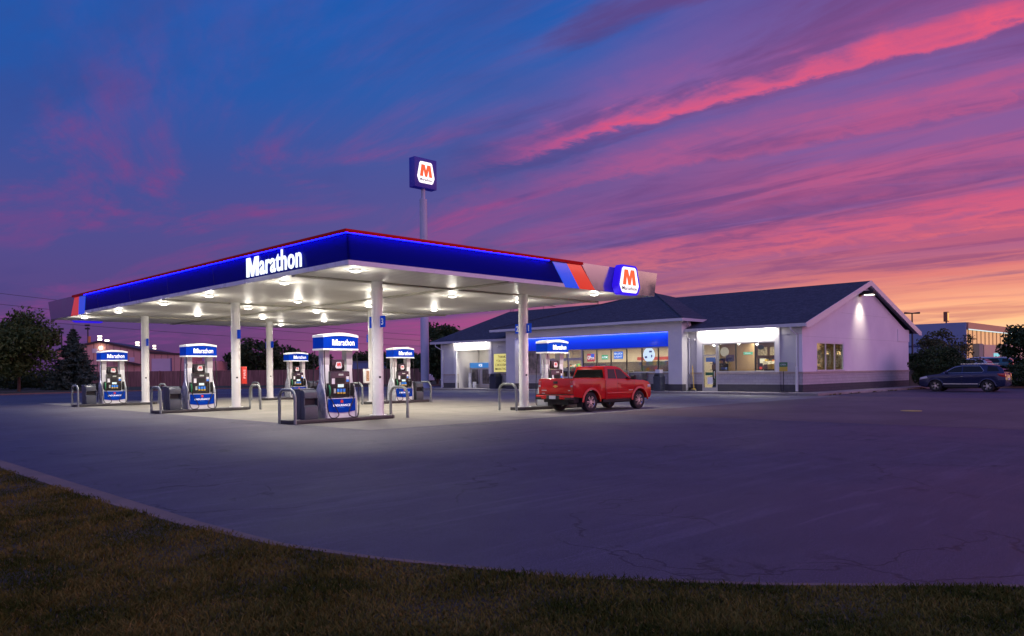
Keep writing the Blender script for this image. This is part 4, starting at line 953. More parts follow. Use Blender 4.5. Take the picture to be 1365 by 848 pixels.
g = MB(); g.cyl((0, 0, 0), (0, 0, 1.35), .16, n=16); g.build('post_tube', WHITE_METAL, t, smooth=True)
t = thing('white_post', 'lower white stub post in the vending bay', 'post', (47.5, 52.3, SB))
g = MB(); g.cyl((0, 0, 0), (0, 0, .55), .17, n=16); g.build('post_tube', WHITE_METAL, t, smooth=True)
t = thing('guard_pole', 'white square pole at the left edge of the vending bay', 'post', (XW - .2, 53.7, 0))
g = MB(); g.box(-.07, .07, -.07, .07, 0, 3.5); g.build('pole', WHITE_METAL, t)

# wing interior: counter, menu boards, pendant lamps, window ornaments
t = thing('service_counter', 'brown service counter seen through the right pane of the wing window', 'counter', (51.3, 24.7, .16))
g = MB(); g.box(0, .7, 0, 2.6, 0, 1.3); g.build('counter_body', WOOD, t, bevel=.02); g = MB(); g.box(-.05, .75, -.05, 2.65, 1.301, 1.35); g.build('counter_top', mat('counter_top', (.5, .45, .38), .4), t)
g = MB(); g.box(.1, .6, .5, 1.7, 1.35, 2.0); g.build('display_case', mat('case_steel', (.4, .36, .3), .35, metal=.4, var=(6, .5)), t)
for k in range(4):
    y = 25.2 + k * .95
    t = thing('menu_board', ['menu board nearest the gable wall, above the service counter', 'second menu board above the service counter', 'third menu board above the service counter', 'menu board farthest from the gable above the service counter'][k], 'menu board', (53.6, y, 2.55))
    g = MB(); g.box(-.04, .04, 0, .85, 0, .72); f_ = g.build('board', WOOD, t); g = MB(); g.box(-.045, -.041, .06, .79, .06, .66); g.build('board_face', mat('menu_face%d' % k, (.5, .42, .28), .5, var=(9, .7), emit=(1, .75, .4), es=.12), f_)
for k, (x, y) in enumerate(((51.5, 21.9), (53.4, 21.88))):
    t = thing('pendant_lamp', ['glowing amber pendant lamp in the gable window, nearer the front corner', 'glowing amber pendant lamp in the gable window, farther from the front corner'][k], 'pendant lamp', (x, y, 2.55))
    g = MB(); g.cyl((0, 0, .2), (0, 0, 1.0), .012, n=6); g.build('cord', WIRE, t); g = MB(); g.lathe([(.04, .22), (.12, .1), (.13, 0), (.08, -.05), (0, -.06)], (0, 0, 0), 'z', 16); g.build('lamp_shade', emi('amber_glow', (1, .6, .25), 6.), t, smooth=True)
for k, x in enumerate((49.55, 50.9, 52.3)):
    t = thing('window_ornament', ['round lattice ornament in the gable window pane nearest the front corner', 'round lattice ornament in the middle gable window pane', 'round lattice ornament in the far gable window pane'][k], 'ornament', (x, YG + .14, 2.3))
    g = MB()
    for r in (.5, .36, .2): g.tube([(r * .8 * math.cos(a), 0, r * 1.2 * math.sin(a)) for a in np.linspace(0, 2 * PI, 33)], .022, 6, cap=False)
    for q in range(8): g.tube([(.16 * math.cos(q * PI / 4), 0, .24 * math.sin(q * PI / 4)), (.4 * math.cos(q * PI / 4), 0, .6 * math.sin(q * PI / 4))], .016, 5)
    g.build('lattice', mat('lattice_cream', (.8, .72, .55), .6, emit=(1, .8, .5), es=.08), t)
# weeds in the joint between walk and lane
def weeds():
    n = 420; u = RNG.random(n) ** 1.3; x = 45.03 + 19 * u; y = 19.68 - .05 * RNG.random(n); k = np.sin(x * 1.9) + .8 * np.sin(x * 4.7 + 1) > .2; x, y = x[k], y[k]; n = len(x)
    h = RNG.uniform(.03, .13, n); a = RNG.uniform(0, 2 * PI, n); v = np.empty((n, 3, 3))
    v[:, 0] = np.c_[x - .03 * np.cos(a), y - .03 * np.sin(a), 0 * x]; v[:, 1] = np.c_[x + .03 * np.cos(a), y + .03 * np.sin(a), 0 * x]; v[:, 2] = np.c_[x + h * .5 * np.sin(a), y - h * .4, h]
    me = bpy.data.meshes.new('weeds'); me.from_pydata(v.reshape(-1, 3).tolist(), [], np.arange(n * 3).reshape(-1, 3).tolist()); me.materials.append(bpy.data.materials['grass_blade'])
    o = bpy.data.objects.new('weeds', me); COL.objects.link(o); tag(o, 'sparse weeds along the kerb of the store walk', 'weeds', kind='stuff')
weeds()
# ------------------------------------------------------------------ vehicles
def carpaint(name, col, flake=.0):
    m = mat(name, col, .25, coat=.5, spec=.2, metal=flake); m.node_tree.nodes['Principled BSDF'].inputs['Coat Roughness'].default_value = .03
    return m
CARGLASS = mat('car_glass_tinted', (.004, .005, .007), .05, spec=.3)
TYRE = mat('tyre', (.014, .014, .015), .75, bump=(60, .3))
ALLOY = mat('alloy_rim', (.55, .55, .57), .25, metal=.85)
TAIL = mat('tail_lamp', (.45, .008, .01), .12, coat=.6)
HEADL = mat('head_lamp', (.5, .52, .55), .1, coat=.6)
GOLD = mat('gold_emblem', (.7, .45, .1), .3, metal=.7)
PLATE_M = mat('licence_plate', (.6, .6, .62), .5)
def wheel(parent, x, y, r, w, side, spokes=6, lift=0.):
    t = MB(); t.lathe([(r * .62, -w * .42), (r * .82, -w * .5), (r * .95, -w * .46), (r, -w * .3), (r, w * .3), (r * .95, w * .46), (r * .82, w * .5), (r * .62, w * .42)], (x, y, r), 'y', 36, close=False)
    wh = t.build('wheel', TYRE, parent, smooth=True)
    g = MB(); ro = .63
    g.lathe([(r * .64, -w * .4), (r * .6, -w * .3), (r * .6, w * .3), (r * .64, w * .4)], (x, y, r), 'y', 32, close=False)
    o = y + side * w * .33
    for k in range(spokes):
        a = 2 * PI * k / spokes
        for da in (-.15, .15):
            p = [(r * .1, a + da * 1.4), (r * .62, a + da * 1.5 - .055), (r * .62, a + da * 1.5 + .055)]
            ca = [(x + q * math.cos(u), r + q * math.sin(u)) for q, u in ((r * .12, a + da * 2.2 - .25), (r * .62, a + da * 1.1 - .06), (r * .62, a + da * 1.1 + .06), (r * .12, a + da * 2.2 + .25))]
            g.prism(ca, 'y', o - .02, o + .02)
    g.cyl((x, o - .03, r), (x, o + .03, r), r * .17, n=16)
    g.build('rim', ALLOY, wh)
    g = MB(); g.lathe([(0, 0), (r * .58, 0)], (x, y - side * w * .05, r), 'y', 28, close=False); g.build('brake_shadow', BLACK, wh)
    return wh
def flare(parent, m, cx, cz, r0, r1, y, th, a0=.0, a1=PI):
    n = 20; vs = []; fs = []
    for i in range(n + 1):
        a = a0 + (a1 - a0) * i / n
        for rr_, yy in ((r0, y - .02), (r0, y + th), (r0 + (r1 - r0) * .6, y + th), (r1, y - .002)):
            vs.append((cx + rr_ * math.cos(a), yy, cz + rr_ * math.sin(a)))
    for i in range(n):
        for k in range(4): fs.append((i * 4 + k, i * 4 + (k + 1) % 4, i * 4 + 4 + (k + 1) % 4, i * 4 + 4 + k))
    fs += [(0, 1, 2, 3), tuple(n * 4 + k for k in range(4))]
    g = MB(); g.add(vs, fs); return g
def mirror(poly): return poly
def greenhouse(par, m, poly_lo_hi, w0, w1, z0, z1, name='cab'):
    """poly in (x,z); half width shrinks linearly from w0 at z0 to w1 at z1"""
    hw = lambda z: w0 + (w1 - w0) * (z - z0) / (z1 - z0)
    n = len(poly_lo_hi); vs = [(x, -hw(z), z) for x, z in poly_lo_hi] + [(x, hw(z), z) for x, z in poly_lo_hi]
    g = MB(); g.add(vs, [tuple(range(n))[::-1], tuple(range(n, 2 * n))] + [(i, (i + 1) % n, n + (i + 1) % n, n + i) for i in range(n)])
    return g.build(name, m, par, bevel=.035, seg=3), hw
def sidepane(par, name, poly, hw, s, m=CARGLASS, pr=.006, th=.02):
    vs = [(x, s * (hw(z) + pr), z) for x, z in poly] + [(x, s * (hw(z) - th), z) for x, z in poly]; n = len(poly)
    g = MB(); g.add(vs, [tuple(range(n)), tuple(range(n, 2 * n))[::-1]] + [(i, (i + 1) % n, n + (i + 1) % n, n + i) for i in range(n)])
    return g.build(name, m, par)
def endpane(par, name, a, b, ya, yb_, m=CARGLASS, pr=.008, inset=.0):
    """glass across the car between profile points a (low) and b (high), half widths ya / yb_"""
    d = Vector((b[0] - a[0], b[1] - a[1])).normalized(); nn = Vector((d.y, -d.x))
    vs = []
    for q in (pr, -.02):
        for (p, yy) in ((a, ya), (b, yb_)):
            for s in (-1, 1): vs.append((p[0] + nn.x * q, s * yy, p[1] + nn.y * q))
    g = MB(); g.add(vs, [(0, 1, 3, 2), (4, 6, 7, 5), (0, 4, 5, 1), (2, 3, 7, 6), (0, 2, 6, 4), (1, 5, 7, 3)])
    return g.build(name, m, par)

# red pickup, local x forward from the rear axle
RED = carpaint('red_paint', (.50, .003, .005))
tk = thing('pickup_truck', 'red extended cab pickup parked at the pump in front of the store', 'pickup', (23.92, 20.42, 0), math.radians(-1.5))
def T(mb, n, m=RED, par=tk, **k): return mb.build(n, m, par, **k)
WB = 3.08; HWD = .93; RW = .385
front = [(.86, .50), (.86, 1.27), (2.62, 1.25), (3.35, 1.205), (3.70, 1.14), (3.85, 1.0), (3.88, .8), (3.87, .58), (3.80, .47), (WB + .5, .47)] + arc(WB, RW, .48, .12, PI - .12, 14) + [(2.56, .47), (.9, .47)]
g = MB(); g.prism(front, 'y', -HWD, HWD); body = T(g, 'body', bevel=.03, seg=3)
for s in (-1, 1):
    bed = [(.835, .50), (.835, 1.285), (-1.0, 1.32), (-1.06, 1.27), (-1.06, .62), (-.5, .56)] + arc(0, RW, .50, PI - .25, .15, 14) + [(.6, .48)]
    g = MB(); g.prism(bed, 'y', *sorted((s * HWD, s * (HWD - .16)))); T(g, 'bed_side', bevel=.028, seg=3)
    for cx, nm in ((0, 'rear'), (WB, 'front')):
        T(flare(None, None, cx, RW, (.485), .57, s * HWD if s > 0 else -HWD - .02, .02, .02, PI - .02), 'wheel_arch', smooth=True)
    g = MB(); g.box(.75, 2.5, *sorted((s * .78, s * .9)), .36, .47); T(g, 'rocker', BLACK)
    # door seams, handles
    for x in (.93, 1.63, 2.72):
        g = MB(); g.box(x, x + .012, *sorted((s * (HWD + .0005), s * (HWD - .01))), .5, 1.24 if x > .9 else 1.26); T(g, 'door_seam', BLACK)
    g = MB(); g.box(.93, 2.73, *sorted((s * (HWD + .0007), s * (HWD - .01))), .5, .512); T(g, 'door_seam', BLACK)
    g = MB(); g.box(1.66, 1.84, *sorted((s * (HWD + .03), s * HWD)), 1.06, 1.1); T(g, 'door_handle', RED, bevel=.01)
    g = MB(); g.box(.95, 2.7, *sorted((s * (HWD + .012), s * HWD)), .66, .74); T(g, 'door_crease', RED, bevel=.011)
    g = MB(); g.box(2.36, 2.62, *sorted((s * (HWD + .003), s * HWD)), .80, .82); T(g, 'badge', CHROME)
    # mirror
    g = MB(); g.prism(rrect(2.42, 2.56, 1.24, 1.42, .04), 'y', *sorted((s * .98, s * 1.16))); g.box(2.46, 2.52, *sorted((s * .9, s * .99)), 1.26, 1.3); T(g, 'mirror', BLACK, bevel=.015)
    # tail lamp wraps the corner
    g = MB(); g.box(-1.075, -.93, *sorted((s * (HWD + .006), s * (HWD - .14))), .86, 1.24); tl = T(g, 'tail_light', TAIL, bevel=.02)
    g = MB(); g.box(-1.082, -1.0, *sorted((s * (HWD - .02), s * (HWD - .12))), 1.0, 1.06); T(g, 'reversing_lens', HEADL, tl)
    g = MB(); g.box(3.62, 3.86, *sorted((s * .58, s * .935)), .88, 1.03); T(g, 'headlight', HEADL, bevel=.03)
    # mud flap and wheels
    g = MB(); g.box(-.56, -.53, *sorted((s * .66, s * .92)), .2, .55); T(g, 'mud_flap', BLACK)
    for x in (0, WB): wheel(tk, x, s * .79, RW, .26, s)
# bed, tailgate, bumper
g = MB(); g.box(-1.02, .83, -.77, .77, .78, .82); g.box(.78, .834, -.78, .78, .82, 1.26); T(g, 'bed_floor', BLACK)
g = MB(); g.box(-1.07, -1.01, -.79, .79, .70, 1.33); tg = T(g, 'tailgate', bevel=.03, seg=3)
g = MB(); g.box(-1.083, -1.068, -.72, .72, .78, .80); T(g, 'tailgate_crease', RED, tg, bevel=.005)
g = MB(); g.box(-1.078, -1.066, -.11, .11, 1.12, 1.22); hd_ = T(g, 'tailgate_handle', BLACK, tg, bevel=.01)
bt = [(-.5, -.18), (-.22, -.18), (-.2, -.5), (.2, -.5), (.22, -.18), (.5, -.18), (.46, .22), (.2, .22), (.18, .5), (-.18, .5), (-.2, .22), (-.46, .22)]
g = MB(); plate(g, bt, (-1.072, 0, 1.02), (0, -1, 0), (0, 0, 1), .26, .10, .012); T(g, 'emblem', GOLD, tg)
for (y, w_, z) in ((.62, .26, .86), (-.72, .1, .86), (.66, .16, .74)): 
    g = MB(); g.box(-1.075, -1.069, y - w_ / 2, y + w_ / 2, z - .014, z + .014); T(g, 'badge', CHROME, tg)
g = MB(); g.prism([(-1.24, .52), (-1.24, .68), (-1.06, .70), (-1.0, .5)], 'y', -.94, .94); bp = T(g, 'rear_bumper', bevel=.035, seg=3)
g = MB(); g.box(-1.2, -1.03, -.94, .94, .69, .715); g.box(-1.252, -1.235, -.34, .34, .5, .67); T(g, 'bumper_step', BLACK, bp)
for s in (-1, 1):
    g = MB(); g.box(-1.25, -1.0, *sorted((s * .62, s * .95)), .49, .60); T(g, 'bumper_corner', BLACK, bp, bevel=.02)
g = MB(); g.box(-1.262, -1.254, -.17, .17, .53, .66); T(g, 'licence_plate', PLATE_M, bp)
g = MB(); g.box(-.95, 3.6, -.55, .55, .3, .52); g.box(-.9, -.6, -.8, .8, .38, .6); T(g, 'chassis', BLACK)
g = MB(); g.box(-.55, .6, -.65, .65, .5, .78); g.box(2.4, 3.6, -.62, .62, .5, .8); T(g, 'wheel_well', BLACK)
# cab
cabp = [(.86, 1.2), (2.72, 1.2), (2.62, 1.27), (2.0, 1.725), (1.75, 1.785), (1.25, 1.80), (1.0, 1.785), (.885, 1.3)]
cb, hw = greenhouse(tk, RED, cabp, .925, .745, 1.2, 1.80)
for s in (-1, 1):
    sidepane(cb, 'rear_quarter_window', [(1.06, 1.30), (1.58, 1.29), (1.58, 1.67), (1.16, 1.68)], hw, s)
    sidepane(cb, 'door_window', [(1.64, 1.285), (2.42, 1.27), (2.0, 1.62), (1.86, 1.665), (1.64, 1.67)], hw, s)
endpane(cb, 'rear_window', (.895, 1.33), (1.0, 1.69), .80, .66, pr=-.012)
endpane(cb, 'windshield', (2.58, 1.29), (2.02, 1.665), .80, .66, pr=-.012) 
cb_ws = [c for c in bpy.data.objects if c.parent == cb and c.name.startswith('windshield')]
for o in cb_ws: o.location = (.025, 0, .02)
g = MB(); g.box(.865, .88, -.22, -.20, 1.33, 1.66); g.box(.865, .88, .20, .22, 1.33, 1.66)
g = MB(); g.box(.96, 1.04, -.14, .14, 1.735, 1.775); T(g, 'brake_light', TAIL, cb)
g = MB(); g.box(1.35, 1.5, -.04, .04, 1.775, 1.83); g.cyl((1.4, 0, 1.82), (1.1, 0, 2.12), .008, n=5); T(g, 'roof_antenna', BLACK, cb)
for s in (-1, 1):
    g = MB(); g.box(1.2, 1.4, s * .4 - .2, s * .4 + .2, 1.2, 1.45)
g = MB(); g.box(3.84, 3.9, -.6, .6, .62, .98); T(g, 'grille', BLACK)
# fuel nozzle hose lying in the fuel door is hidden behind the truck

def make_suv(paint, label, name='parked_suv', loc=(0, 0, 0), rz=0., sc=1.0, group=None, detail=True):
    v = thing(name, label, 'car', loc, rz, group)
    def V(mb, n, m=paint, par=v, **k): return mb.build(n, m, par, **k)
    q = sc; WBs = 2.86; R = .365; H = .91
    low = [(-.42, .30)] + arc(0, R, .415, PI - .1, .1, 14) + [(.45, .27), (2.4, .27)] + arc(WBs, R, .415, PI - .1, .1, 14) + [(3.35, .26), (3.72, .32), (3.82, .55), (3.80, .80), (3.66, .93), (3.2, 1.03), (2.62, 1.10), (1.2, 1.14), (-.3, 1.18), (-.86, 1.18), (-.93, 1.02), (-.97, .72), (-.93, .40), (-.75, .32)]
    P = lambda pts: [(x * q, z * q) for x, z in pts]
    g = MB(); g.prism(P(low), 'y', -H * q, H * q); V(g, 'body', bevel=.05 * q, seg=3)
    top = [(2.74, 1.06), (2.60, 1.12), (1.86, 1.55), (1.5, 1.645), (.9, 1.685), (.1, 1.68), (-.5, 1.62), (-.80, 1.38), (-.90, 1.16), (-.86, 1.06)]
    cab, hw_ = greenhouse(v, paint, P(top), .88 * q, .66 * q, 1.06 * q, 1.68 * q)
    for s in (-1, 1):
        for nm, poly in (('door_window', [(2.36, 1.17), (1.40, 1.19), (1.40, 1.58), (1.80, 1.50)]), ('door_window', [(1.34, 1.19), (.30, 1.21), (.22, 1.30), (.42, 1.57), (1.34, 1.59)]), ('quarter_window', [(.02, 1.25), (-.62, 1.26), (-.48, 1.52), (.0, 1.585)])):
            sidepane(cab, nm, P(poly), hw_, s)
        if detail:
            g = MB(); g.tube([(x * q, s * (hw_(z * q) + .008), z * q) for x, z in ((2.40, 1.16), (.28, 1.2), (.2, 1.3), (.42, 1.585), (1.4, 1.60), (1.82, 1.52), (2.40, 1.16))], .012, 5); V(g, 'window_trim', CHROME, cab)
            for x in (2.38, 1.37, .38):
                g = MB(); g.box(x * q, (x + .012) * q, *sorted((s * (H * q + .0006), s * (H * q - .01))), .36 * q, 1.1 * q); V(g, 'door_seam', BLACK)
            for x in (1.5, .5):
                g = MB(); g.box(x * q, (x + .2) * q, *sorted((s * (H * q + .03), s * H * q)), .98 * q, 1.02 * q); V(g, 'door_handle', paint, bevel=.01)
            g = MB(); g.box(.5 * q, 2.4 * q, *sorted((s * (H * q + .014), s * H * q)), .47 * q, .51 * q); V(g, 'side_moulding', CHROME)
            g = MB(); g.box(.5 * q, 2.36 * q, *sorted((s * (H * q + .01), s * H * q)), .275 * q, .42 * q); V(g, 'rocker', BLACK)
            g = MB(); g.prism(rrect(2.12 * q, 2.3 * q, 1.13 * q, 1.28 * q, .04), 'y', *sorted((s * .93 * q, s * 1.07 * q))); V(g, 'mirror', paint, bevel=.02)
            g = MB(); g.box(-.3 * q, 1.5 * q, s * .6 * q - .02, s * .6 * q + .02, 1.70 * q, 1.735 * q); V(g, 'roof_rail', CHROME, cab)
        g = MB(); g.prism(P([(-.96, .88), (-.62, .97), (-.5, 1.12), (-.93, 1.14)]), 'y', *sorted((s * (H * q + .008), s * .62 * q))); V(g, 'tail_light', TAIL if detail else TAIL, bevel=.02)
        g = MB(); g.prism(P([(3.3, .86), (3.78, .74), (3.74, .88), (3.36, .985)]), 'y', *sorted((s * (H * q + .006), s * .55 * q))); V(g, 'headlight', HEADL, bevel=.02)
        for cx in (0, WBs): 
            wheel(v, cx * q, s * .78 * q, R * q, .23 * q, s, 5)
            if detail: V(flare(None, None, cx * q, R * q, .41 * q, .48 * q, s * H * q if s > 0 else -H * q - .015, .015, .05, PI - .05), 'wheel_arch', smooth=True)
    endpane(cab, 'rear_window', (-.875 * q, 1.22 * q), (-.56 * q, 1.575 * q), .72 * q, .58 * q, pr=-.012)
    cab_r = endpane(cab, 'windshield', (2.56 * q, 1.14 * q), (1.9 * q, 1.53 * q), .76 * q, .6 * q, pr=-.01); cab_r.location = (.02, 0, .025)
    rw = [c for c in bpy.data.objects if c.parent == cab and c.name.startswith('rear_window')][0]; rw.location = (-.02, 0, .012)
    g = MB(); g.box(-.45 * q, 3.3 * q, -.6 * q, .6 * q, .24 * q, .6 * q); V(g, 'underbody', BLACK)
    g = MB(); g.box(-.985 * q, -.95 * q, -.26 * q, .26 * q, .72 * q, .86 * q); V(g, 'licence_plate', PLATE_M)
    g = MB(); g.box(3.79 * q, 3.84 * q, -.55 * q, .55 * q, .42 * q, .78 * q); V(g, 'grille', BLACK)
    return v
p = at(1320.5, 50.4); 
make_suv(carpaint('slate_blue_paint', (.02, .027, .075), .35), 'dark blue crossover parked beyond the gable end of the store', loc=(p[0], p[1], 0), rz=math.radians(92), sc=1.05)
# cars on the lot beyond
lotcars = [(1322, 86, (.55, .55, .58), 'white van roofed car in the lot behind the dark blue crossover', 88, 1.15), (1307, 80, (.4, .42, .45), 'silver car just above the roof of the dark blue crossover', 85, 1.0), (1338, 84, (.02, .11, .13), 'teal car in the lot by the right hand tree', 95, 1.08),
           (1300, 96, (.5, .5, .52), 'pale car farther back at the left end of the lot row', 90, 1.0), (1330, 102, (.42, .38, .4), 'grey car in the rear row before the glass showroom', 90, 1.0), (1352, 90, (.5, .5, .53), 'white car largely behind the right hand tree', 88, 1.05)]
for i, (px, d, c3, lb, rz, sc) in enumerate(lotcars):
    x, y, _ = at(px, d)
    make_suv(carpaint('lot_paint_%s' % lb.split()[0], c3), lb, 'parked_car', (x, y, .75 if d < 90 else .95), math.radians(rz), sc, None, detail=False)
for i, (px, d, c3, lb) in enumerate([(583, 118, (.5, .5, .55), 'white car far behind the tall sign pole, at its right'), (574, 121, (.08, .14, .3), 'blue car far behind the tall sign pole')]):
    x, y, _ = at(px, d); make_suv(carpaint('far_paint_%s' % lb.split()[0], c3), lb, 'parked_car', (x, y, .1), math.radians(140), 1.0, None, detail=False)
x, y, _ = at(433, 112)
make_suv(carpaint('far_red', (.5, .03, .03)), 'red van roof showing over the wooden fence', 'parked_van', (x, y, .5), math.radians(-40), 1.35, None, detail=False)
# ------------------------------------------------------------------ background
# tall pole sign
px_, py_, _ = at(566.5, 79)
ps = thing('pole_sign', 'tall blue pole sign with a white emblem and orange M above the canopy', 'pole sign', (px_, py_, 0))
g = MB(); g.lathe([(.9, 0), (.9, .1), (.42, .12), (.41, 9), (.37, 19.0), (.37, 19.1), (.2, 19.12), (.2, 20.3)], (0, 0, 0), 'z', 28); g.build('pole', PALE_POLE, ps, smooth=True)
xs0 = 48.85 - 49.72; 
g = MB(); g.box(-1.42, 1.42, -.45, .45, 20.15, 23.15); cs = g.build('sign_case', SIGN_BLUE, ps, bevel=.05)
g = MB(); plate(g, EMB_HEX, (0, -.452, 21.7), (1, 0, 0), (0, 0, 1), 2.15, 2.15, .03); fc_ = g.build('sign_face', LIT_SIGN, cs)
g = MB(); plate(g, EMB_M, (0, -.482, 21.88), (1, 0, 0), (0, 0, 1), 1.58, 1.2, .03); g.build('emblem', LIT_ORANGE, fc_)
text('lettering', 'Marathon', LIT_NAVY, fc_, (0, -.483, 20.98), (1, 0, 0), (0, 0, 1), width=1.5, height=.26, depth=.02, bold=.02, align='C')
g = MB(); g.box(.3, 1.2, -.12, .12, 8.35, 8.55); g.build('lamp_arm', BLACK, ps)

# wooden privacy fence
FENCE, t_, b_ = rawmat('fence_brown')
c_ = t_.coord(); s_ = t_.new('ShaderNodeSeparateXYZ'); t_.l.new(c_, s_.inputs[0])
fr_ = t_.m('FRACT', t_.m('MULTIPLY', s_.outputs[0], 1 / .19)); gp_ = t_.m('ADD', t_.mapr(fr_, 0, .12, 1, 0), t_.mapr(fr_, .88, 1, 0, 1))
n_ = t_.noise(t_.mapping(c_, (5.2, 1, .4)), 1, 4, .6)
cl_ = t_.mix(t_.mapr(n_, .3, .7), (.19, .09, .075), (.38, .19, .155)); t_.l.new(t_.mix(gp_, cl_, (.02, .01, .01)), b_.inputs['Base Color']); b_.inputs['Roughness'].default_value = .85
fa = Vector(at(118, 103)); fb = Vector(at(570, 101)); fdir = (fb - fa); L = fdir.length; ang = math.atan2(fdir.y, fdir.x)
fn = thing('wooden_fence', 'long brown wooden board fence behind the road', 'fence', (fa.x, fa.y, .05), ang)
g = MB(); g.box(0, L, 0, .04, .05, 2.05); g.build('board_panel', FENCE, fn)
k = 0; x = 0.
while x < L:
    g = MB(); g.box(x - .06, x + .06, -.1, -.001, 0, 2.12); g.build('fence_post', FENCE, fn); x += 4.8
# brown metal building
RIB, t_, b_ = rawmat('ribbed_brown_metal')
c_ = t_.coord(); s_ = t_.new('ShaderNodeSeparateXYZ'); t_.l.new(c_, s_.inputs[0])
fr_ = t_.m('FRACT', t_.m('MULTIPLY', s_.outputs[0], 1 / .95)); gp_ = t_.m('MULTIPLY', t_.mapr(fr_, 0, .14, 0, 1), t_.mapr(fr_, .86, 1, 1, 0))
t_.l.new(t_.mix(gp_, (.38, .19, .17), (.62, .32, .28)), b_.inputs['Base Color']); b_.inputs['Roughness'].default_value = .55; t_.l.new(t_.bump(gp_, .6, .05), b_.inputs['Normal'])
def place(pxl, dl, pxr, dr):
    a, b2 = Vector(at(pxl, dl)), Vector(at(pxr, dr)); d = b2 - a; return a, d.length, math.atan2(d.y, d.x)
a, L, ang = place(70, 118, 246, 122)
def zz(px, py, d): return 1.63 + (494.9 - .01 * (px - 682.5) - py) * d / 1041
mb_ = thing('metal_building', 'brown ribbed metal building with a garage door beyond the fence', 'building', (a.x, a.y, 0), ang)
X = lambda px: L * (px - 70) / (246 - 70)
zt = zz(132, 456.5, 119); ze = zz(187, 467, 120); zl = zz(200, 470.5, 120); zr = zz(246, 473.5, 122)
g = MB(); g.prism([(X(76), 0), (X(188), 0), (X(188), ze), (X(132), zt), (X(76), ze)], 'y', 0, 22); g.prism([(X(188) + .01, 0), (X(246), 0), (X(246), zr), (X(188) + .01, zl)], 'y', .6, 16)
g.prism([(X(238), 0), (X(288), 0), (X(288), zr - .9), (X(246) + .01, zr - .9), (X(246) + .01, 0)], 'y', 3, 14)
g.build('wall', RIB, mb_)
g = MB(); g.prism([(X(75), ze - .1), (X(132), zt), (X(189), ze - .1), (X(189), ze + .2), (X(132), zt + .3), (X(75), ze + .2)], 'y', -.3, 22.2); g.prism([(X(188) + .1, zl), (X(246) + .3, zr), (X(246) + .3, zr + .28), (X(188) + .1, zl + .28)], 'y', .3, 16.2)
g.prism([(X(150), zz(150, 478, 118)), (X(188), zz(188, 485, 118)), (X(188), zz(188, 485, 118) - .2), (X(150), zz(150, 478, 118) - .2)], 'y', -1.2, -.01)
g.build('roof_trim', mat('dark_brown_trim', (.05, .025, .03), .5), mb_)
GDOOR = mat('garage_door_lilac', (.55, .45, .55), .5, var=(.6, .06))
g = MB(); g.box(X(200), X(226), .55, .599, .05, zz(213, 478, 121)); dd = g.build('garage_door', GDOOR, mb_)
g = MB(); g.box(X(226), X(227.5), .5, .598, .05, zz(213, 477, 121)); g.build('frame', mat('blue_jamb', (.06, .07, .2), .5), dd)
for (p0, p1, y0, y1) in ((122, 129.5, 464.5, 470.5), (171, 178, 476, 482)):
    g = MB(); g.box(X(p0), X(p1), -.05, -.001, zz(p0, y1, 118), zz(p0, y0, 118)); g.build('window', GDOOR, mb_)
g = MB(); g.lathe([(.9, 0), (.9, .1), (0, .12)], (X(232), .58, zz(232, 480, 121)), 'y', 20); g.build('wall_vent', RIB, mb_)
g = MB(); g.box(X(132.5), X(135.5), -.5, -.05, zz(134, 465, 118), zz(134, 461.5, 118)); g.build('wall_lamp', emi('wall_pack', (1, .8, .55), 9), mb_)
# low warehouses
BLUEW = mat('warehouse_blue', (.14, .2, .34), .6, var=(.3, .08)); PINKW = mat('warehouse_white', (.6, .58, .58), .7, var=(.3, .05))
for nm, lb, pl, pr, d, yt, dep, m_ in (('warehouse', 'low blue grey warehouse beyond the fence behind the pumps', 470, 560, 165, 481, 18, BLUEW), ('warehouse', 'pale warehouse end right of the blue grey one', 556, 572, 150, 483, 12, PINKW), ('warehouse', 'small pale shed at the right end of the brown metal building', 286, 318, 150, 485, 10, PINKW)):
    a, L, ang = place(pl, d, pr, d); h = zz((pl + pr) / 2, yt, d)
    t = thing(nm, lb, 'building', (a.x, a.y, 0), ang)
    g = MB(); g.box(0, L, 0, dep, 0, h - .3); wl = g.build('wall', m_, t)
    g = MB(); g.box(-.15, L + .15, -.15, dep + .15, h - .3, h); g.build('roof', mat('roof_edge', (.12, .13, .17), .5), t)
    for k in range(max(1, int(L / 5))):
        g = MB(); g.box(1 + k * 5, 3.2 + k * 5, -.04, -.001, .1, min(2.6, h - .5)); g.build('door', mat('shed_door', (.25, .25, .3), .5), t)
# dealership: blue flank and lit glass front
a = Vector(at(1288, 118)); dl = thing('car_showroom', 'blue flanked showroom with a tall lit glass front beyond the lot', 'building', (a.x, a.y, 0))
hT = zz(1288, 429.5, 118)
SHB = mat('showroom_blue', (.22, .27, .42), .6, var=(.2, .06)); GOLDP = mat('showroom_panel', (.55, .42, .33), .45, var=(.3, .08))
g = MB(); g.box(0, .4, 0, 26, 0, hT); g.box(.4, 45, 25.6, 26, 0, hT); g.box(44.6, 45, 0, 25.6, 0, hT - .2); g.build('flank_wall', SHB, dl)
g = MB(); g.box(.4, 45, .4, 25.6, hT - .6, hT - .3); g.build('roof', mat('showroom_roof', (.2, .2, .22), .7), dl)
g = MB(); g.box(-.05, -.001, 0, 26, hT - 3.6, hT - 3.3); g.box(-.06, -.001, 10, 12, hT - 1.8, hT - 1.2); g.build('flank_band', mat('band_navy', (.03, .05, .16), .5), dl)
g = MB(); g.box(.4, 45, -.25, .3, hT - 1.1, hT); g.build('parapet', mat('parapet_copper', (.5, .25, .17), .4), dl)
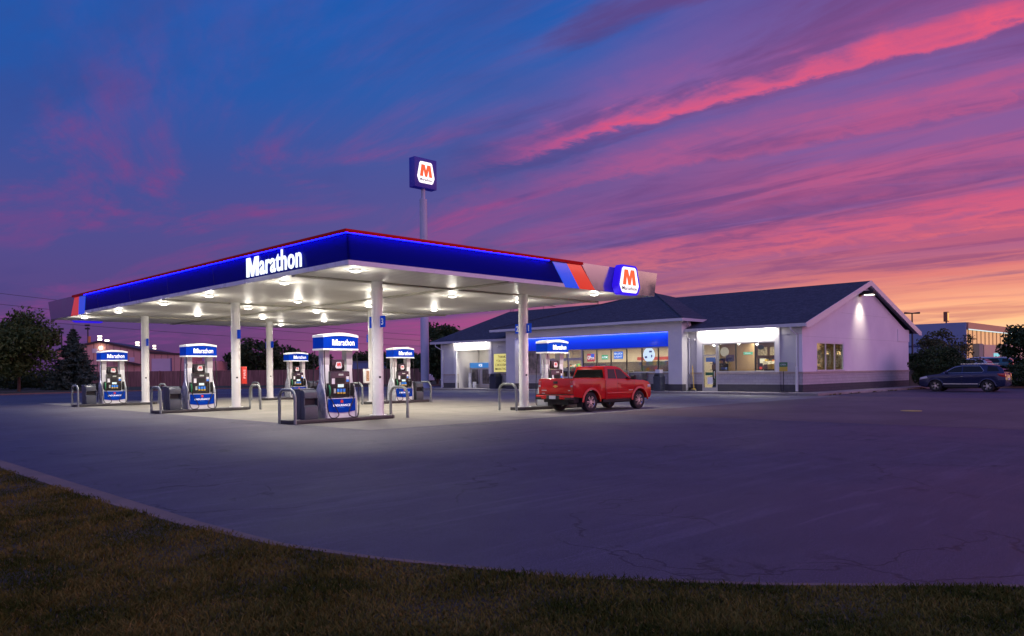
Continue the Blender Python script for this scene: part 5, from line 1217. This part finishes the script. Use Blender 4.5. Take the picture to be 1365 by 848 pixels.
g = MB(); g.box(.4, 45, -.3, -.252, hT - 1.15, hT - 1.0); g.build('led_strip', emi('teal_strip', (.5, .75, .7), 1.0), dl)
g = MB(); g.box(.4, 45, .05, .3, 0, hT - 1.11); cw = g.build('glass_front', mat('front_glow', (.5, .4, .25), .25, emit=(1., .5, .16), es=.42), dl)
for k in range(19):
    g = MB(); g.box(1.2 + k * 2.3, 1.4 + k * 2.3, -.02, .049, .2, hT - 1.12); g.build('mullion', mat('mullion_copper', (.3, .17, .1), .4) if k == 0 else bpy.data.materials['mullion_copper'], cw)
for x0, x1, m_, z1 in ((3.5, 5.6, mat('fin_grey', (.22, .25, .22), .6), hT - 3.2), (6.2, 15.5, GOLDP, hT - 3.3), (18, 21.4, bpy.data.materials['fin_grey'], hT - 3.0), (22, 36, GOLDP, hT - 3.2)):
    g = MB(); g.box(x0, x1, -.9, -.05, 2.9 if m_ is GOLDP else 0, z1); g.build('front_panel', m_, dl)
for x0, x1 in ((11.8, 14.6), (23.5, 26.5)):
    g = MB(); g.box(x0, x1, -.12, -.06, .3, 2.85); g.build('lit_doorway', emi('doorway_white', (.95, 1, .9), 2.2), dl)
text('lettering', 'KIA', emi('teal_letter', (.2, .75, .75), 1.0), dl, (13.2, -.92, 3.6), (1, 0, 0), (0, 0, 1), width=2.6, height=.7, depth=.06, align='C') if False else None
g = MB(); 
for q in range(4): g.box(11.6 + q * .9, 12.2 + q * .9, -.96, -.9, 3.2 + .1 * (q % 2), 3.75); 
g.build('facade_logo', emi('teal_logo', (.15, .6, .62), .9), dl)
g = MB(); g.box(2, 8, 30, 40, 0, hT + 1.2); t = tag(g.build('rooftop_block', mat('pink_block', (.5, .35, .36), .7), dl), None)
t.name = 'rear_wing'
# sign box above the showroom and lot lamp post
x, y, _ = at(1262, 132); t = thing('box_sign', 'small orange lit box sign rising behind the blue showroom flank', 'sign', (x, y, 0))
zc = zz(1262, 422.5, 132)
g = MB(); g.cyl((0, 0, 0), (0, 0, zc - .6), .12, n=8); g.build('post', WIRE, t); g = MB(); g.box(-.45, .45, -.3, .3, zc - .8, zc + .85); bs = g.build('sign_box', mat('box_brown', (.25, .08, .03), .5), t)
g = MB(); g.box(-.36, .36, -.32, -.301, zc - .65, zc + .7); g.build('sign_face', emi('box_glow', (1, .5, .12), .9), bs)
x, y, _ = at(1216.5, 92); t = thing('lot_lamp', 'tall thin twin head lamp post right of the gable', 'lamp post', (x, y, 0)); zc = zz(1216, 417.5, 92)
g = MB(); g.tube([(0, 0, 0), (0, 0, zc)], [.13, .08], 8); g.build('post', WIRE, t)
for s in (-1, 1):
    g = MB(); dx, dy = s * R2, -s * R2; g.tube([(0, 0, zc - .02), (dx * .9, dy * .9, zc + .02)], [.07, .12], 6); g.build('lamp_head', WIRE, t)
# utility box beside the gable
x, y, _ = at(1219, 52); t = thing('utility_enclosure', 'dark green slatted enclosure beside the gable wall', 'enclosure', (65.95, 21.75, 0))
g = MB(); g.box(0, 3.0, 0, 1.6, 0, 2.0); eb = g.build('enclosure_box', mat('enclosure_green', (.05, .075, .085), .55, var=(2, .15)), t)
g = MB()
for k in range(12): g.box(.1 + k * .24, .22 + k * .24, -.04, -.001, .05, 1.95)
g.build('slats', bpy.data.materials['enclosure_green'], eb)
# floodlight poles of a sports field
def field_pole(px, py, d, lit, lb, w_=1.0):
    x, y, _ = at(px, d); z = zz(px, py, d)
    t = thing('field_light', lb, 'floodlight', (x, y, 0), -PI / 4)
    g = MB(); g.tube([(0, 0, 0), (0, 0, z)], [.25, .14], 7); g.build('pole', WIRE, t)
    w_ *= .26
    for k in range(2):
        g = MB(); g.box(-2.0 * w_, 2.0 * w_, -.1, .1, z - .6 + k * .8, z - .53 + k * .8); bar = g.build('crossbar', WIRE, t)
        for q in range(5):
            g = MB(); xx = (-1.8 + q * .9) * w_; g.box(xx - .1, xx + .1, -.3, -.1, z - .62 + k * .8, z - .2 + k * .8); g.build('floodlight_head', FLIT if lit else WIRE, bar)
FLIT = emi('flood_glow', (1, .86, .7), 3.5)
field_pole(82.6, 441, 175, False, 'dark unlit field floodlight above the spruce, left one'); field_pole(117.7, 436, 190, False, 'dark unlit field floodlight right of the spruce tip')
field_pole(134, 450.6, 200, True, 'lit field floodlight above the peak of the brown building', .9); field_pole(143.5, 456, 215, True, 'lit field floodlight just right of the brown building peak', 1.1); field_pole(184, 458.7, 215, True, 'lit field floodlight left of the farthest outer column', .9); field_pole(206.5, 463, 230, True, 'lit field floodlight right of the farthest outer column', .7)
t = thing('chimney_stack', 'thin stack glowing orange on the roof of the brown building', 'chimney', (*at(119.5, 125)[:2], 0))
g = MB(); g.cyl((0, 0, 0), (0, 0, zz(119.5, 448.5, 125)), .22, n=10); g.build('stack', mat('stack_orange', (.6, .2, .06), .5), t)
# overhead wires
for i, (y0, y1, lb) in enumerate(((368, 395, 'topmost overhead wire in the dusk sky behind the canopy'), (386, 408, 'middle overhead wire in the dusk sky'), (410, 421, 'lowest overhead wire running toward the field'))):
    A = Vector(at(-260, 120, zz(-260, y0 - 10, 120))); B = Vector(at(640, 210, zz(640, 452 + i * 6, 210)))
    g = MB(); g.tube([A.lerp(B, u) - Vector((0, 0, 5 * u * (1 - u))) for u in np.linspace(0, 1, 25)], .035, 5); o = g.build('overhead_wire', WIRE); tag(o, lb, 'wire', 'overhead wires')

# ------------------------------------------------------------------ trees
BARK = mat('bark_brown', (.07, .045, .03), .9, var=(5, .3))
LEAF_G = leafmat('leaf_olive', (.028, .058, .014), (.07, .115, .028), (.12, .14, .04)); LEAF_D = leafmat('leaf_dark', (.02, .04, .014), (.048, .08, .026)); LEAF_S = leafmat('needle_grey', (.035, .07, .05), (.08, .135, .095))
LEAF_W = leafmat('leaf_warm', (.04, .05, .02), (.11, .105, .035), (.2, .15, .05))
def leaf_mesh(name, C, size, m, parent, flat=.0):
    n = len(C); a = RNG.normal(size=(n, 3)); a /= np.linalg.norm(a, axis=1)[:, None]
    if flat: a[:, 2] *= flat; a /= np.linalg.norm(a, axis=1)[:, None]
    b = np.cross(a, RNG.normal(size=(n, 3))); b /= np.linalg.norm(b, axis=1)[:, None] + 1e-9
    s = size * RNG.uniform(.6, 1.35, n)[:, None]
    v = np.empty((n, 4, 3)); v[:, 0] = C - a * s; v[:, 1] = C + b * s * .5; v[:, 2] = C + a * s; v[:, 3] = C - b * s * .5
    me = bpy.data.meshes.new(name); me.vertices.add(n * 4); me.vertices.foreach_set('co', v.ravel())
    me.loops.add(n * 4); me.loops.foreach_set('vertex_index', np.arange(n * 4)); me.polygons.add(n); me.polygons.foreach_set('loop_start', np.arange(n) * 4); me.polygons.foreach_set('loop_total', np.full(n, 4))
    me.update(calc_edges=True); me.materials.append(m)
    o = bpy.data.objects.new(name, me); COL.objects.link(o); o.parent = parent; return o
def tree(px, d, h, rad, label, m=LEAF_G, n=5000, leaf=.2, trunk_h=.22, clumps=34, shape='round', z0=.05, tr=.16, name='tree', open_=.0):
    x, y, _ = at(px, d); t = thing(name, label, 'tree', (x, y, z0), RNG.uniform(0, 6))
    g = MB(); th = h * trunk_h; g.tube([(0, 0, 0), (.03, .02, th), (.06, -.04, h * .5), (.0, .0, h * .85)], [tr, tr * .8, tr * .5, tr * .15], 8)
    cc = []
    for k in range(clumps):
        u = RNG.normal(size=3); u /= np.linalg.norm(u); r = RNG.uniform(.35, 1.0) ** .6
        c = u * r * (1 - .0)
        zc = th * .8 + (h - th * .8) * (.5 + .47 * c[2])
        wz = math.sqrt(max(.05, 1 - (c[2] * .9) ** 2)) if shape == 'round' else (.6 + .5 * c[2] if shape == 'vase' else 1)
        cc.append((c[0] * rad * .86 * wz ** .3, c[1] * rad * .86 * wz ** .3, zc))
    cc = np.array(cc)
    for c in cc[::2]: g.tube([(.04, -.01, th + (c[2] - th) * .25), (c[0] * .5, c[1] * .5, th + (c[2] - th) * .6), tuple(c)], [tr * .35, tr * .2, tr * .06], 5)
    g.build('trunk', BARK, t)
    per = n // clumps; pts = []
    for c in cc:
        r = rad * RNG.uniform(.22, .42); q = RNG.normal(size=(per, 3)); q /= np.linalg.norm(q, axis=1)[:, None]
        q *= (RNG.random(per) ** .45)[:, None] * r * np.array([1.15, 1.15, .72]); pts.append(c + q)
    leaf_mesh('crown', np.concatenate(pts), leaf, m, t)
    return t
def spruce(px, d, h, rad, label, n=21000):
    x, y, _ = at(px, d); t = thing('spruce_tree', label, 'tree', (x, y, .05))
    g = MB(); g.tube([(0, 0, 0), (0, 0, h)], [.16, .02], 8)
    pts = []
    lv = 26
    for i in range(lv):
        z = h * (.05 + .92 * i / lv); R = rad * (1 - i / lv) ** .85 * RNG.uniform(.85, 1.1); nb = max(5, int(15 * (1 - i / lv) + 5))
        for k in range(nb):
            a = RNG.uniform(0, 2 * PI); L = R * RNG.uniform(.75, 1.12); m = max(6, int(n / lv / nb * (1.4 - i / lv)))
            u = RNG.random(m) ** .6; w = .18 * (1.1 - u * .6) * (R / rad + .3)
            px3 = np.c_[np.cos(a) * L * u, np.sin(a) * L * u, z + L * (-.18 * u + .15 * u * u) - .08]
            pts.append(px3 + RNG.normal(size=(m, 3)) * np.c_[w, w, w * .5])
            g.tube([(0, 0, z), (math.cos(a) * L * .9, math.sin(a) * L * .9, z - .1 * L)], [.03, .008], 4)
    g.build('trunk', BARK, t); leaf_mesh('crown', np.concatenate(pts), .14, LEAF_S, t)
def shrub(px, d, h, rad, label, m, n=4000, leaf=.12, name='shrub', z0=.05):
    x, y, _ = at(px, d); t = thing(name, label, 'shrub', (x, y, z0))
    g = MB()
    for k in range(7): a = k * .9; g.tube([(0, 0, 0), (rad * .5 * math.cos(a), rad * .5 * math.sin(a), h * .7)], [.04, .01], 5)
    g.build('stem', BARK, t)
    q = RNG.normal(size=(n, 3)); q /= np.linalg.norm(q, axis=1)[:, None]; lump = 1 + .13 * np.sin(q[:, 0] * 7 + 1) * np.cos(q[:, 1] * 6) + .1 * np.sin(q[:, 2] * 9)
    q *= ((.55 + .45 * RNG.random(n) ** .4) * lump)[:, None]; leaf_mesh('crown', q * np.array([rad, rad, h * .5]) + np.array([0, 0, h * .5]), leaf, m, t)
tree(25, 78, 7.8, 4.0, 'broad leafy tree at the far left beside the road', LEAF_G, 17000, .17, .2, 60)
tree(-28, 84, 7.0, 3.6, 'leafy tree cut by the left edge of the view', LEAF_G, 9000, .18, .2, 36)
spruce(98, 84, 7.0, 3.0, 'dark spruce between the broad tree and the brown building')
shrub(20, 92, 2.0, 3.2, 'low hedge clump behind the trunk of the broad left tree', LEAF_D, 2600, .16); shrub(62, 92, 2.2, 3.0, 'low hedge clump left of the spruce foot', LEAF_D, 2600, .16)
shrub(-15, 92, 2.1, 3.0, 'low hedge clump at the left edge under the trees', LEAF_D, 2600, .16)
for px, d, h, r, lb in ((318, 150, 5.8, 3.5, 'small tree top left of the middle lane column'), (345, 135, 8.0, 4.6, 'tallest dark tree behind the fence, left of the far column'), (372, 140, 7.0, 4.0, 'dark tree behind the fence, right of the far column'), (402, 150, 5.6, 4.4, 'low wide tree behind the fence, left of the nearest pump'), (425, 158, 5.2, 4.0, 'low tree top seen beside the nearest pump'),
                        (484, 185, 6.4, 5.0, 'tree above the blue grey warehouse, left one'), (506, 190, 6.8, 5.0, 'tree above the blue grey warehouse, just left of the near column'), (545, 150, 5.6, 4.4, 'dark tree beyond the pump near the sign pole'), (558, 140, 4.6, 3.4, 'small dark tree just left of the tall sign pole')):
    tree(px, d, h, r, lb, LEAF_D, 2600, .34, .2, 24, z0=0, tr=.2)
tree(594, 92, 7.4, 3.4, 'leafy tree rising behind the left end of the store roof', LEAF_D, 6000, .22, .2, 34)
tree(583, 100, 5.0, 2.6, 'lower tree between the sign pole and the store', LEAF_D, 3000, .22, .2, 24)
tree(1256, 64, 4.6, 2.1, 'wide leafy tree behind the dark blue crossover', LEAF_W, 2600, .12, .25, 34, tr=.12)
tree(1284, 70, 4.7, 1.7, 'loose branched tree in front of the glass showroom', LEAF_W, 900, .12, .25, 22, tr=.08)
shrub(1252, 57, 3.0, 1.9, 'round clipped dark shrub behind the hood of the dark blue crossover', LEAF_D, 9000, .09)
shrub(1222, 68, 2.7, 1.7, 'dark shrub beside the gable wall and enclosure', LEAF_D, 5000, .12); shrub(1238, 70, 2.8, 2.2, 'dark shrub between the gable and the round shrub', LEAF_D, 5000, .12)
tree(1374, 60, 4.9, 2.1, 'dark leafy tree at the right edge beside the lot', LEAF_D, 6500, .15, .2, 36)
shrub(1362, 58, 1.7, 1.6, 'low dark hedge below the right edge tree', LEAF_D, 4000, .1)
# grass verge and kerb by the lot on the right
vp = [at(1262, 58.5), at(1345, 58.0), at(1600, 57), at(1600, 75), at(1262, 78)]
g = MB(); g.prism([(p_[0], p_[1]) for p_ in vp], 'z', -.02, .13); struct('lawn_strip', g, VERGE)
g = MB(); g.prism([at(1290, 57.9)[:2], at(1345, 57.6)[:2], at(1600, 56.6)[:2], at(1600, 56.95)[:2], at(1345, 57.95)[:2], at(1290, 58.25)[:2]], 'z', -.02, .15); struct('lot_kerb', g, KERB)
vp = [at(1180, 79), at(1600, 76), at(1700, 200), at(1180, 200)]
g = MB(); g.prism([(p_[0], p_[1]) for p_ in vp], 'z', -.02, .75); struct('car_lot', g, ROADM)
# ------------------------------------------------------------------ lamps of the place
# wash tubes under the store eaves, recess cove, gable flood, shop interior
lamp('eave_lamp', 'AREA', (XF + .06, 25.8, 4.17), WASH_W, (1, .94, .84), 5.3, (0, math.radians(-35), 0), size_y=.1).rotation_euler = (0, math.radians(-25), math.radians(0))
bpy.data.objects['eave_lamp'].data.shape = 'RECTANGLE'; bpy.data.objects['eave_lamp'].data.size = .1; bpy.data.objects['eave_lamp'].data.size_y = 5.3
o = lamp('eave_lamp', 'AREA', (XF + .06, 51.8, 4.17), WASH_W * .6, (1, .94, .84), .1, (0, math.radians(-25), 0), size_y=4.3)
o = lamp('recess_lamp', 'AREA', (XE_ + .55, 38.1, 4.30), COVE_W, (1, .96, .9), .12, (0, math.radians(-20), 0), size_y=14.4)
o = lamp('bay_lamp', 'AREA', (48.15, 51.7, 3.6), 22, (1, .93, .8), .3, (0, 0, 0), size_y=3.2)
o = lamp('gable_flood', 'SPOT', (55.82, YG - .95, 6.55), FLOOD_W, (1, .9, .66), .2, (math.radians(32), 0, 0), spot=math.radians(80), blend=1.0)
for y in (25.5, 33.0, 37.0, 42.0):
    lamp('shop_lamp', 'AREA', (50.2, y, 3.47), SHOP_W, (1, .86, .62), 2.4, (0, 0, 0), size_y=2.6)
# low glow of the set sun
sun = bpy.data.lights.new('sun', 'SUN'); sun.energy = SUN_E; sun.color = (1, .36, .42); sun.angle = math.radians(40)
so = bpy.data.objects.new('sun', sun); COL.objects.link(so)
SUN_AZ = Vector((.62, -.78, 0)); el = math.radians(8)
sd = Vector((SUN_AZ.x * math.cos(el), SUN_AZ.y * math.cos(el), math.sin(el))).normalized()
so.rotation_euler = sd.to_track_quat('Z', 'Y').to_euler()
# ------------------------------------------------------------------ sky
wd = bpy.data.worlds.new('World'); SC.world = wd; wd.use_nodes = True
t = N(wd.node_tree); bg = t.n['Background']
gen = t.coord('Generated'); s = t.new('ShaderNodeSeparateXYZ'); t.l.new(gen, s.inputs[0])
X_, Y_, Z_ = s.outputs
Zp = t.m('MAXIMUM', Z_, 0.0)
hl = t.m('SQRT', t.m('ADD', t.m('MULTIPLY', X_, X_), t.m('ADD', t.m('MULTIPLY', Y_, Y_), 1e-5)))
lat = t.m('DIVIDE', t.m('MULTIPLY', t.m('SUBTRACT', X_, Y_), R2), hl)      # -1 .. 1 across the view
fwd = t.m('DIVIDE', t.m('MULTIPLY', t.m('ADD', X_, Y_), R2), hl)
te = t.m('DIVIDE', Zp, hl)                                                   # tangent of elevation
tanp = t.m('DIVIDE', Zp, t.m('SQRT', t.m('ADD', t.m('MULTIPLY', X_, X_), .004)))   # tangent in the plane across the cloud streets
den = t.m('ADD', Zp, .05)
cx = t.new('ShaderNodeCombineXYZ'); t.l.new(t.m('DIVIDE', X_, den), cx.inputs[0]); t.l.new(t.m('DIVIDE', Y_, den), cx.inputs[1])
CL = cx.outputs[0]
nA = t.noise(t.mapping(CL, (.8, .35, 1), (2, 0, 0)), 1.3, 9, .62, .9)
nB = t.noise(t.mapping(CL, (1.7, .45, 1), (4, 2, 0)), 1.5, 9, .60, .7)
nC = t.noise(t.mapping(CL, (.55, .28, 1), (9, 5, 0)), 1.0, 8, .6, .5)
nD = t.noise(t.mapping(CL, (2.0, 2.6, 1), (1, 7, 0)), 2.6, 6, .62, .5)       # small billows
nE = t.noise(t.mapping(CL, (2.2, .42, 1), (3, 1, 0)), 1.3, 8, .58, .4)      # fine combing along the streets
az = t.new('ShaderNodeCombineXYZ'); t.l.new(t.m('MULTIPLY', lat, 2.2), az.inputs[0]); t.l.new(t.m('MULTIPLY', t.m('SUBTRACT', te, t.m('MULTIPLY', lat, .05)), 42), az.inputs[1])
nH = t.noise(az.outputs[0], 1.0, 6, .6, .5)                                   # layers low over the horizon
def rmp(fac, stops): return t.ramp(fac, stops)
left = rmp(te, [(0, (.085, .035, .14)), (.05, (.10, .048, .185)), (.1, (.095, .062, .235)), (.16, (.078, .072, .275)), (.24, (.05, .08, .32)), (.34, (.016, .095, .40)), (.48, (.005, .108, .46)), (1, (.006, .09, .46))])
mid = rmp(te, [(0, (.47, .115, .24)), (.05, (.33, .085, .22)), (.1, (.20, .078, .235)), (.17, (.13, .085, .285)), (.25, (.085, .092, .32)), (.35, (.034, .108, .40)), (.46, (.008, .112, .46)), (1, (.006, .09, .46))])
right = rmp(te, [(0, (1.3, .78, .26)), (.045, (1.2, .66, .30)), (.075, (1.0, .44, .26)), (.105, (.66, .19, .2)), (.14, (.43, .105, .22)), (.25, (.30, .10, .29)), (.34, (.24, .10, .32)), (.44, (.13, .06, .24)), (1, (.02, .08, .38))])
fl_ = t.mapr(lat, -.50, .06, 0, 1); fr_ = t.mapr(lat, .0, .52, 0, 1)
base = t.mix(fr_, t.mix(fl_, left, mid), right)
# layered light and dark bands near the horizon on the bright side
hz = t.m('MULTIPLY', t.mapr(te, .025, .15, 1, 0), t.mapr(lat, -.05, .42, 0, 1))
base = t.mix(t.m('MULTIPLY', hz, t.mapr(nH, .5, .66, 0, .8)), base, t.mix(t.mapr(te, .03, .12, 0, 1), (1.1, .62, .36), (.92, .42, .30)))
base = t.mix(t.m('MULTIPLY', hz, t.mapr(nH, .47, .33, 0, .75)), base, (.52, .15, .17))
# underlit streets
nBc = t.m('SUBTRACT', nB, .5); nDc = t.m('SUBTRACT', nD, .5); nEc = t.m('SUBTRACT', nE, .5)
wob = t.m('ADD', tanp, t.m('ADD', t.m('MULTIPLY', nBc, .085), t.m('ADD', t.m('MULTIPLY', nDc, .05), t.m('MULTIPLY', nEc, .05))))
st = t.ramp(wob, [(0, .0), (.06, .05), (.1, .4), (.125, .1), (.15, .2), (.17, .58), (.188, .3), (.21, .05), (.235, .32), (.26, .15), (.29, .1), (.305, .42), (.325, .22), (.36, .02), (.378, .10), (.390, 1.0), (.402, .66), (.420, .24), (.46, .10), (.54, .0), (1, 0)])
rfade = t.mapr(lat, -.12, .16, 0, 1)
sm = t.m('MULTIPLY', t.m('MULTIPLY', st, rfade), t.mapr(nC, .25, .6, .65, 1.15))
pinkc = t.mix(t.mapr(te, .05, .2, 0, 1), (1.0, .30, .17), t.mix(t.mapr(lat, -.05, .3, 0, 1), (.55, .08, .25), (.86, .105, .20)))
col = t.mix(t.m('MINIMUM', t.m('MULTIPLY', sm, .92), 1), base, pinkc)
# bluish gaps and violet shade between them, combed along the streets
gap = t.m('MULTIPLY', t.m('MULTIPLY', t.mapr(nE, .44, .62, 0, .6), t.m('SUBTRACT', 1, t.m('MINIMUM', t.m('MULTIPLY', sm, 1.6), 1))), t.mapr(te, .07, .2, 0, 1))
col = t.mix(t.m('MULTIPLY', gap, rfade), col, (.155, .11, .37))
dk = t.m('MULTIPLY', t.m('MULTIPLY', t.mapr(nB, .46, .64, 0, .75), t.m('SUBTRACT', 1, t.m('MINIMUM', t.m('MULTIPLY', sm, 1.5), 1))), t.mapr(te, .04, .14, 0, 1))
col = t.mix(t.m('MULTIPLY', dk, t.mapr(lat, -.2, .15, 0, 1)), col, t.mix(t.mapr(lat, -.05, .4, 0, 1), (.06, .055, .23), (.165, .055, .2)))
# magenta wisps on the blue side
lm = t.m('MULTIPLY', t.m('MULTIPLY', t.mapr(nA, .45, .64, 0, 1), t.mapr(nB, .40, .62, .4, 1)), t.m('MULTIPLY', t.m('SUBTRACT', 1, t.m('MULTIPLY', rfade, .9)), t.m('MULTIPLY', t.mapr(te, .015, .06, .3, 1), t.mapr(te, .2, .46, 1, .22))))
col = t.mix(t.m('MULTIPLY', lm, .9), col, t.mix(t.mapr(lat, -.35, .0, 0, 1), (.22, .055, .24), (.40, .07, .25)))
bl = t.m('MULTIPLY', t.mapr(nC, .5, .7, 0, .45), t.m('SUBTRACT', 1, rfade)); col = t.mix(bl, col, (.05, .052, .225))
# afterglow towards the set sun out of view to the right, unseen dusk sky beside and behind the viewer brightened to light the scene
glow_d = t.new('ShaderNodeVectorMath', operation='DOT_PRODUCT'); t.l.new(gen, glow_d.inputs[0]); glow_d.inputs[1].default_value = (sd.x, sd.y, .06)
gl = t.m('POWER', t.m('MAXIMUM', glow_d.outputs['Value'], 0), 7)
beh = t.mapr(fwd, -.1, .45, 1, 0)
dusk = rmp(te, [(0, (.55, .38, .58)), (.15, (.52, .40, .72)), (.4, (.33, .34, .80)), (1, (.16, .24, .72))])
dusk = t.mix(t.mapr(lat, .1, .9, 0, 1), dusk, rmp(te, [(0, (1.7, .75, .95)), (.15, (1.5, .66, 1.25)), (.4, (.9, .5, 1.1)), (1, (.2, .25, .7))]))
col = t.mix(beh, col, dusk)
zen = t.mapr(te, .6, 1.6, 0, 1); col = t.mix(zen, col, (.12, .18, .64))
sc_ = t.new('ShaderNodeVectorMath', operation='SCALE'); sc_.inputs[0].default_value = (2.2, .8, .6); t.l.new(t.m('MULTIPLY', gl, GLOW_E), sc_.inputs['Scale'])
ad = t.new('ShaderNodeVectorMath', operation='ADD'); t.l.new(col, ad.inputs[0]); t.l.new(sc_.outputs[0], ad.inputs[1])
sky = t.new('ShaderNodeTexSky', sky_type='NISHITA'); sky.sun_disc = False; sky.sun_elevation = math.radians(5); sky.sun_rotation = math.atan2(sd.x, sd.y)
sk = t.new('ShaderNodeVectorMath', operation='SCALE'); t.l.new(sky.outputs[0], sk.inputs[0]); sk.inputs['Scale'].default_value = .0015
ad2 = t.new('ShaderNodeVectorMath', operation='ADD'); t.l.new(ad.outputs[0], ad2.inputs[0]); t.l.new(sk.outputs[0], ad2.inputs[1])
t.l.new(ad2.outputs[0], bg.inputs[0]); bg.inputs[1].default_value = SKY_E
# ------------------------------------------------------------------ camera
cd = bpy.data.cameras.new('camera'); cam = bpy.data.objects.new('camera', cd); COL.objects.link(cam); SC.camera = cam
cd.sensor_width = 36; cd.lens = 36 * 1041 / 1365; cd.shift_y = 70.9 / 1365; cd.clip_end = 6000; cd.clip_start = .05
Mr = Matrix.Rotation(math.radians(-45), 4, 'Z') @ Matrix.Rotation(math.radians(90), 4, 'X') @ Matrix.Rotation(-math.atan(.0100), 4, 'Z')
cam.matrix_world = Matrix.Translation((0, 0, 1.63)) @ Mr
vs = SC.view_settings; vs.view_transform = 'Standard'; vs.look = 'None'; vs.exposure = 0; vs.gamma = 1; vs.use_curve_mapping = False
SC.render.engine = 'CYCLES'; cy = SC.cycles
cy.use_denoising = True; cy.denoiser = 'OPENIMAGEDENOISE'; cy.max_bounces = 7; cy.diffuse_bounces = 3; cy.glossy_bounces = 3; cy.transmission_bounces = 4; cy.transparent_max_bounces = 10
cy.sample_clamp_indirect = 4; cy.caustics_reflective = False; cy.caustics_refractive = False; cy.use_light_tree = True
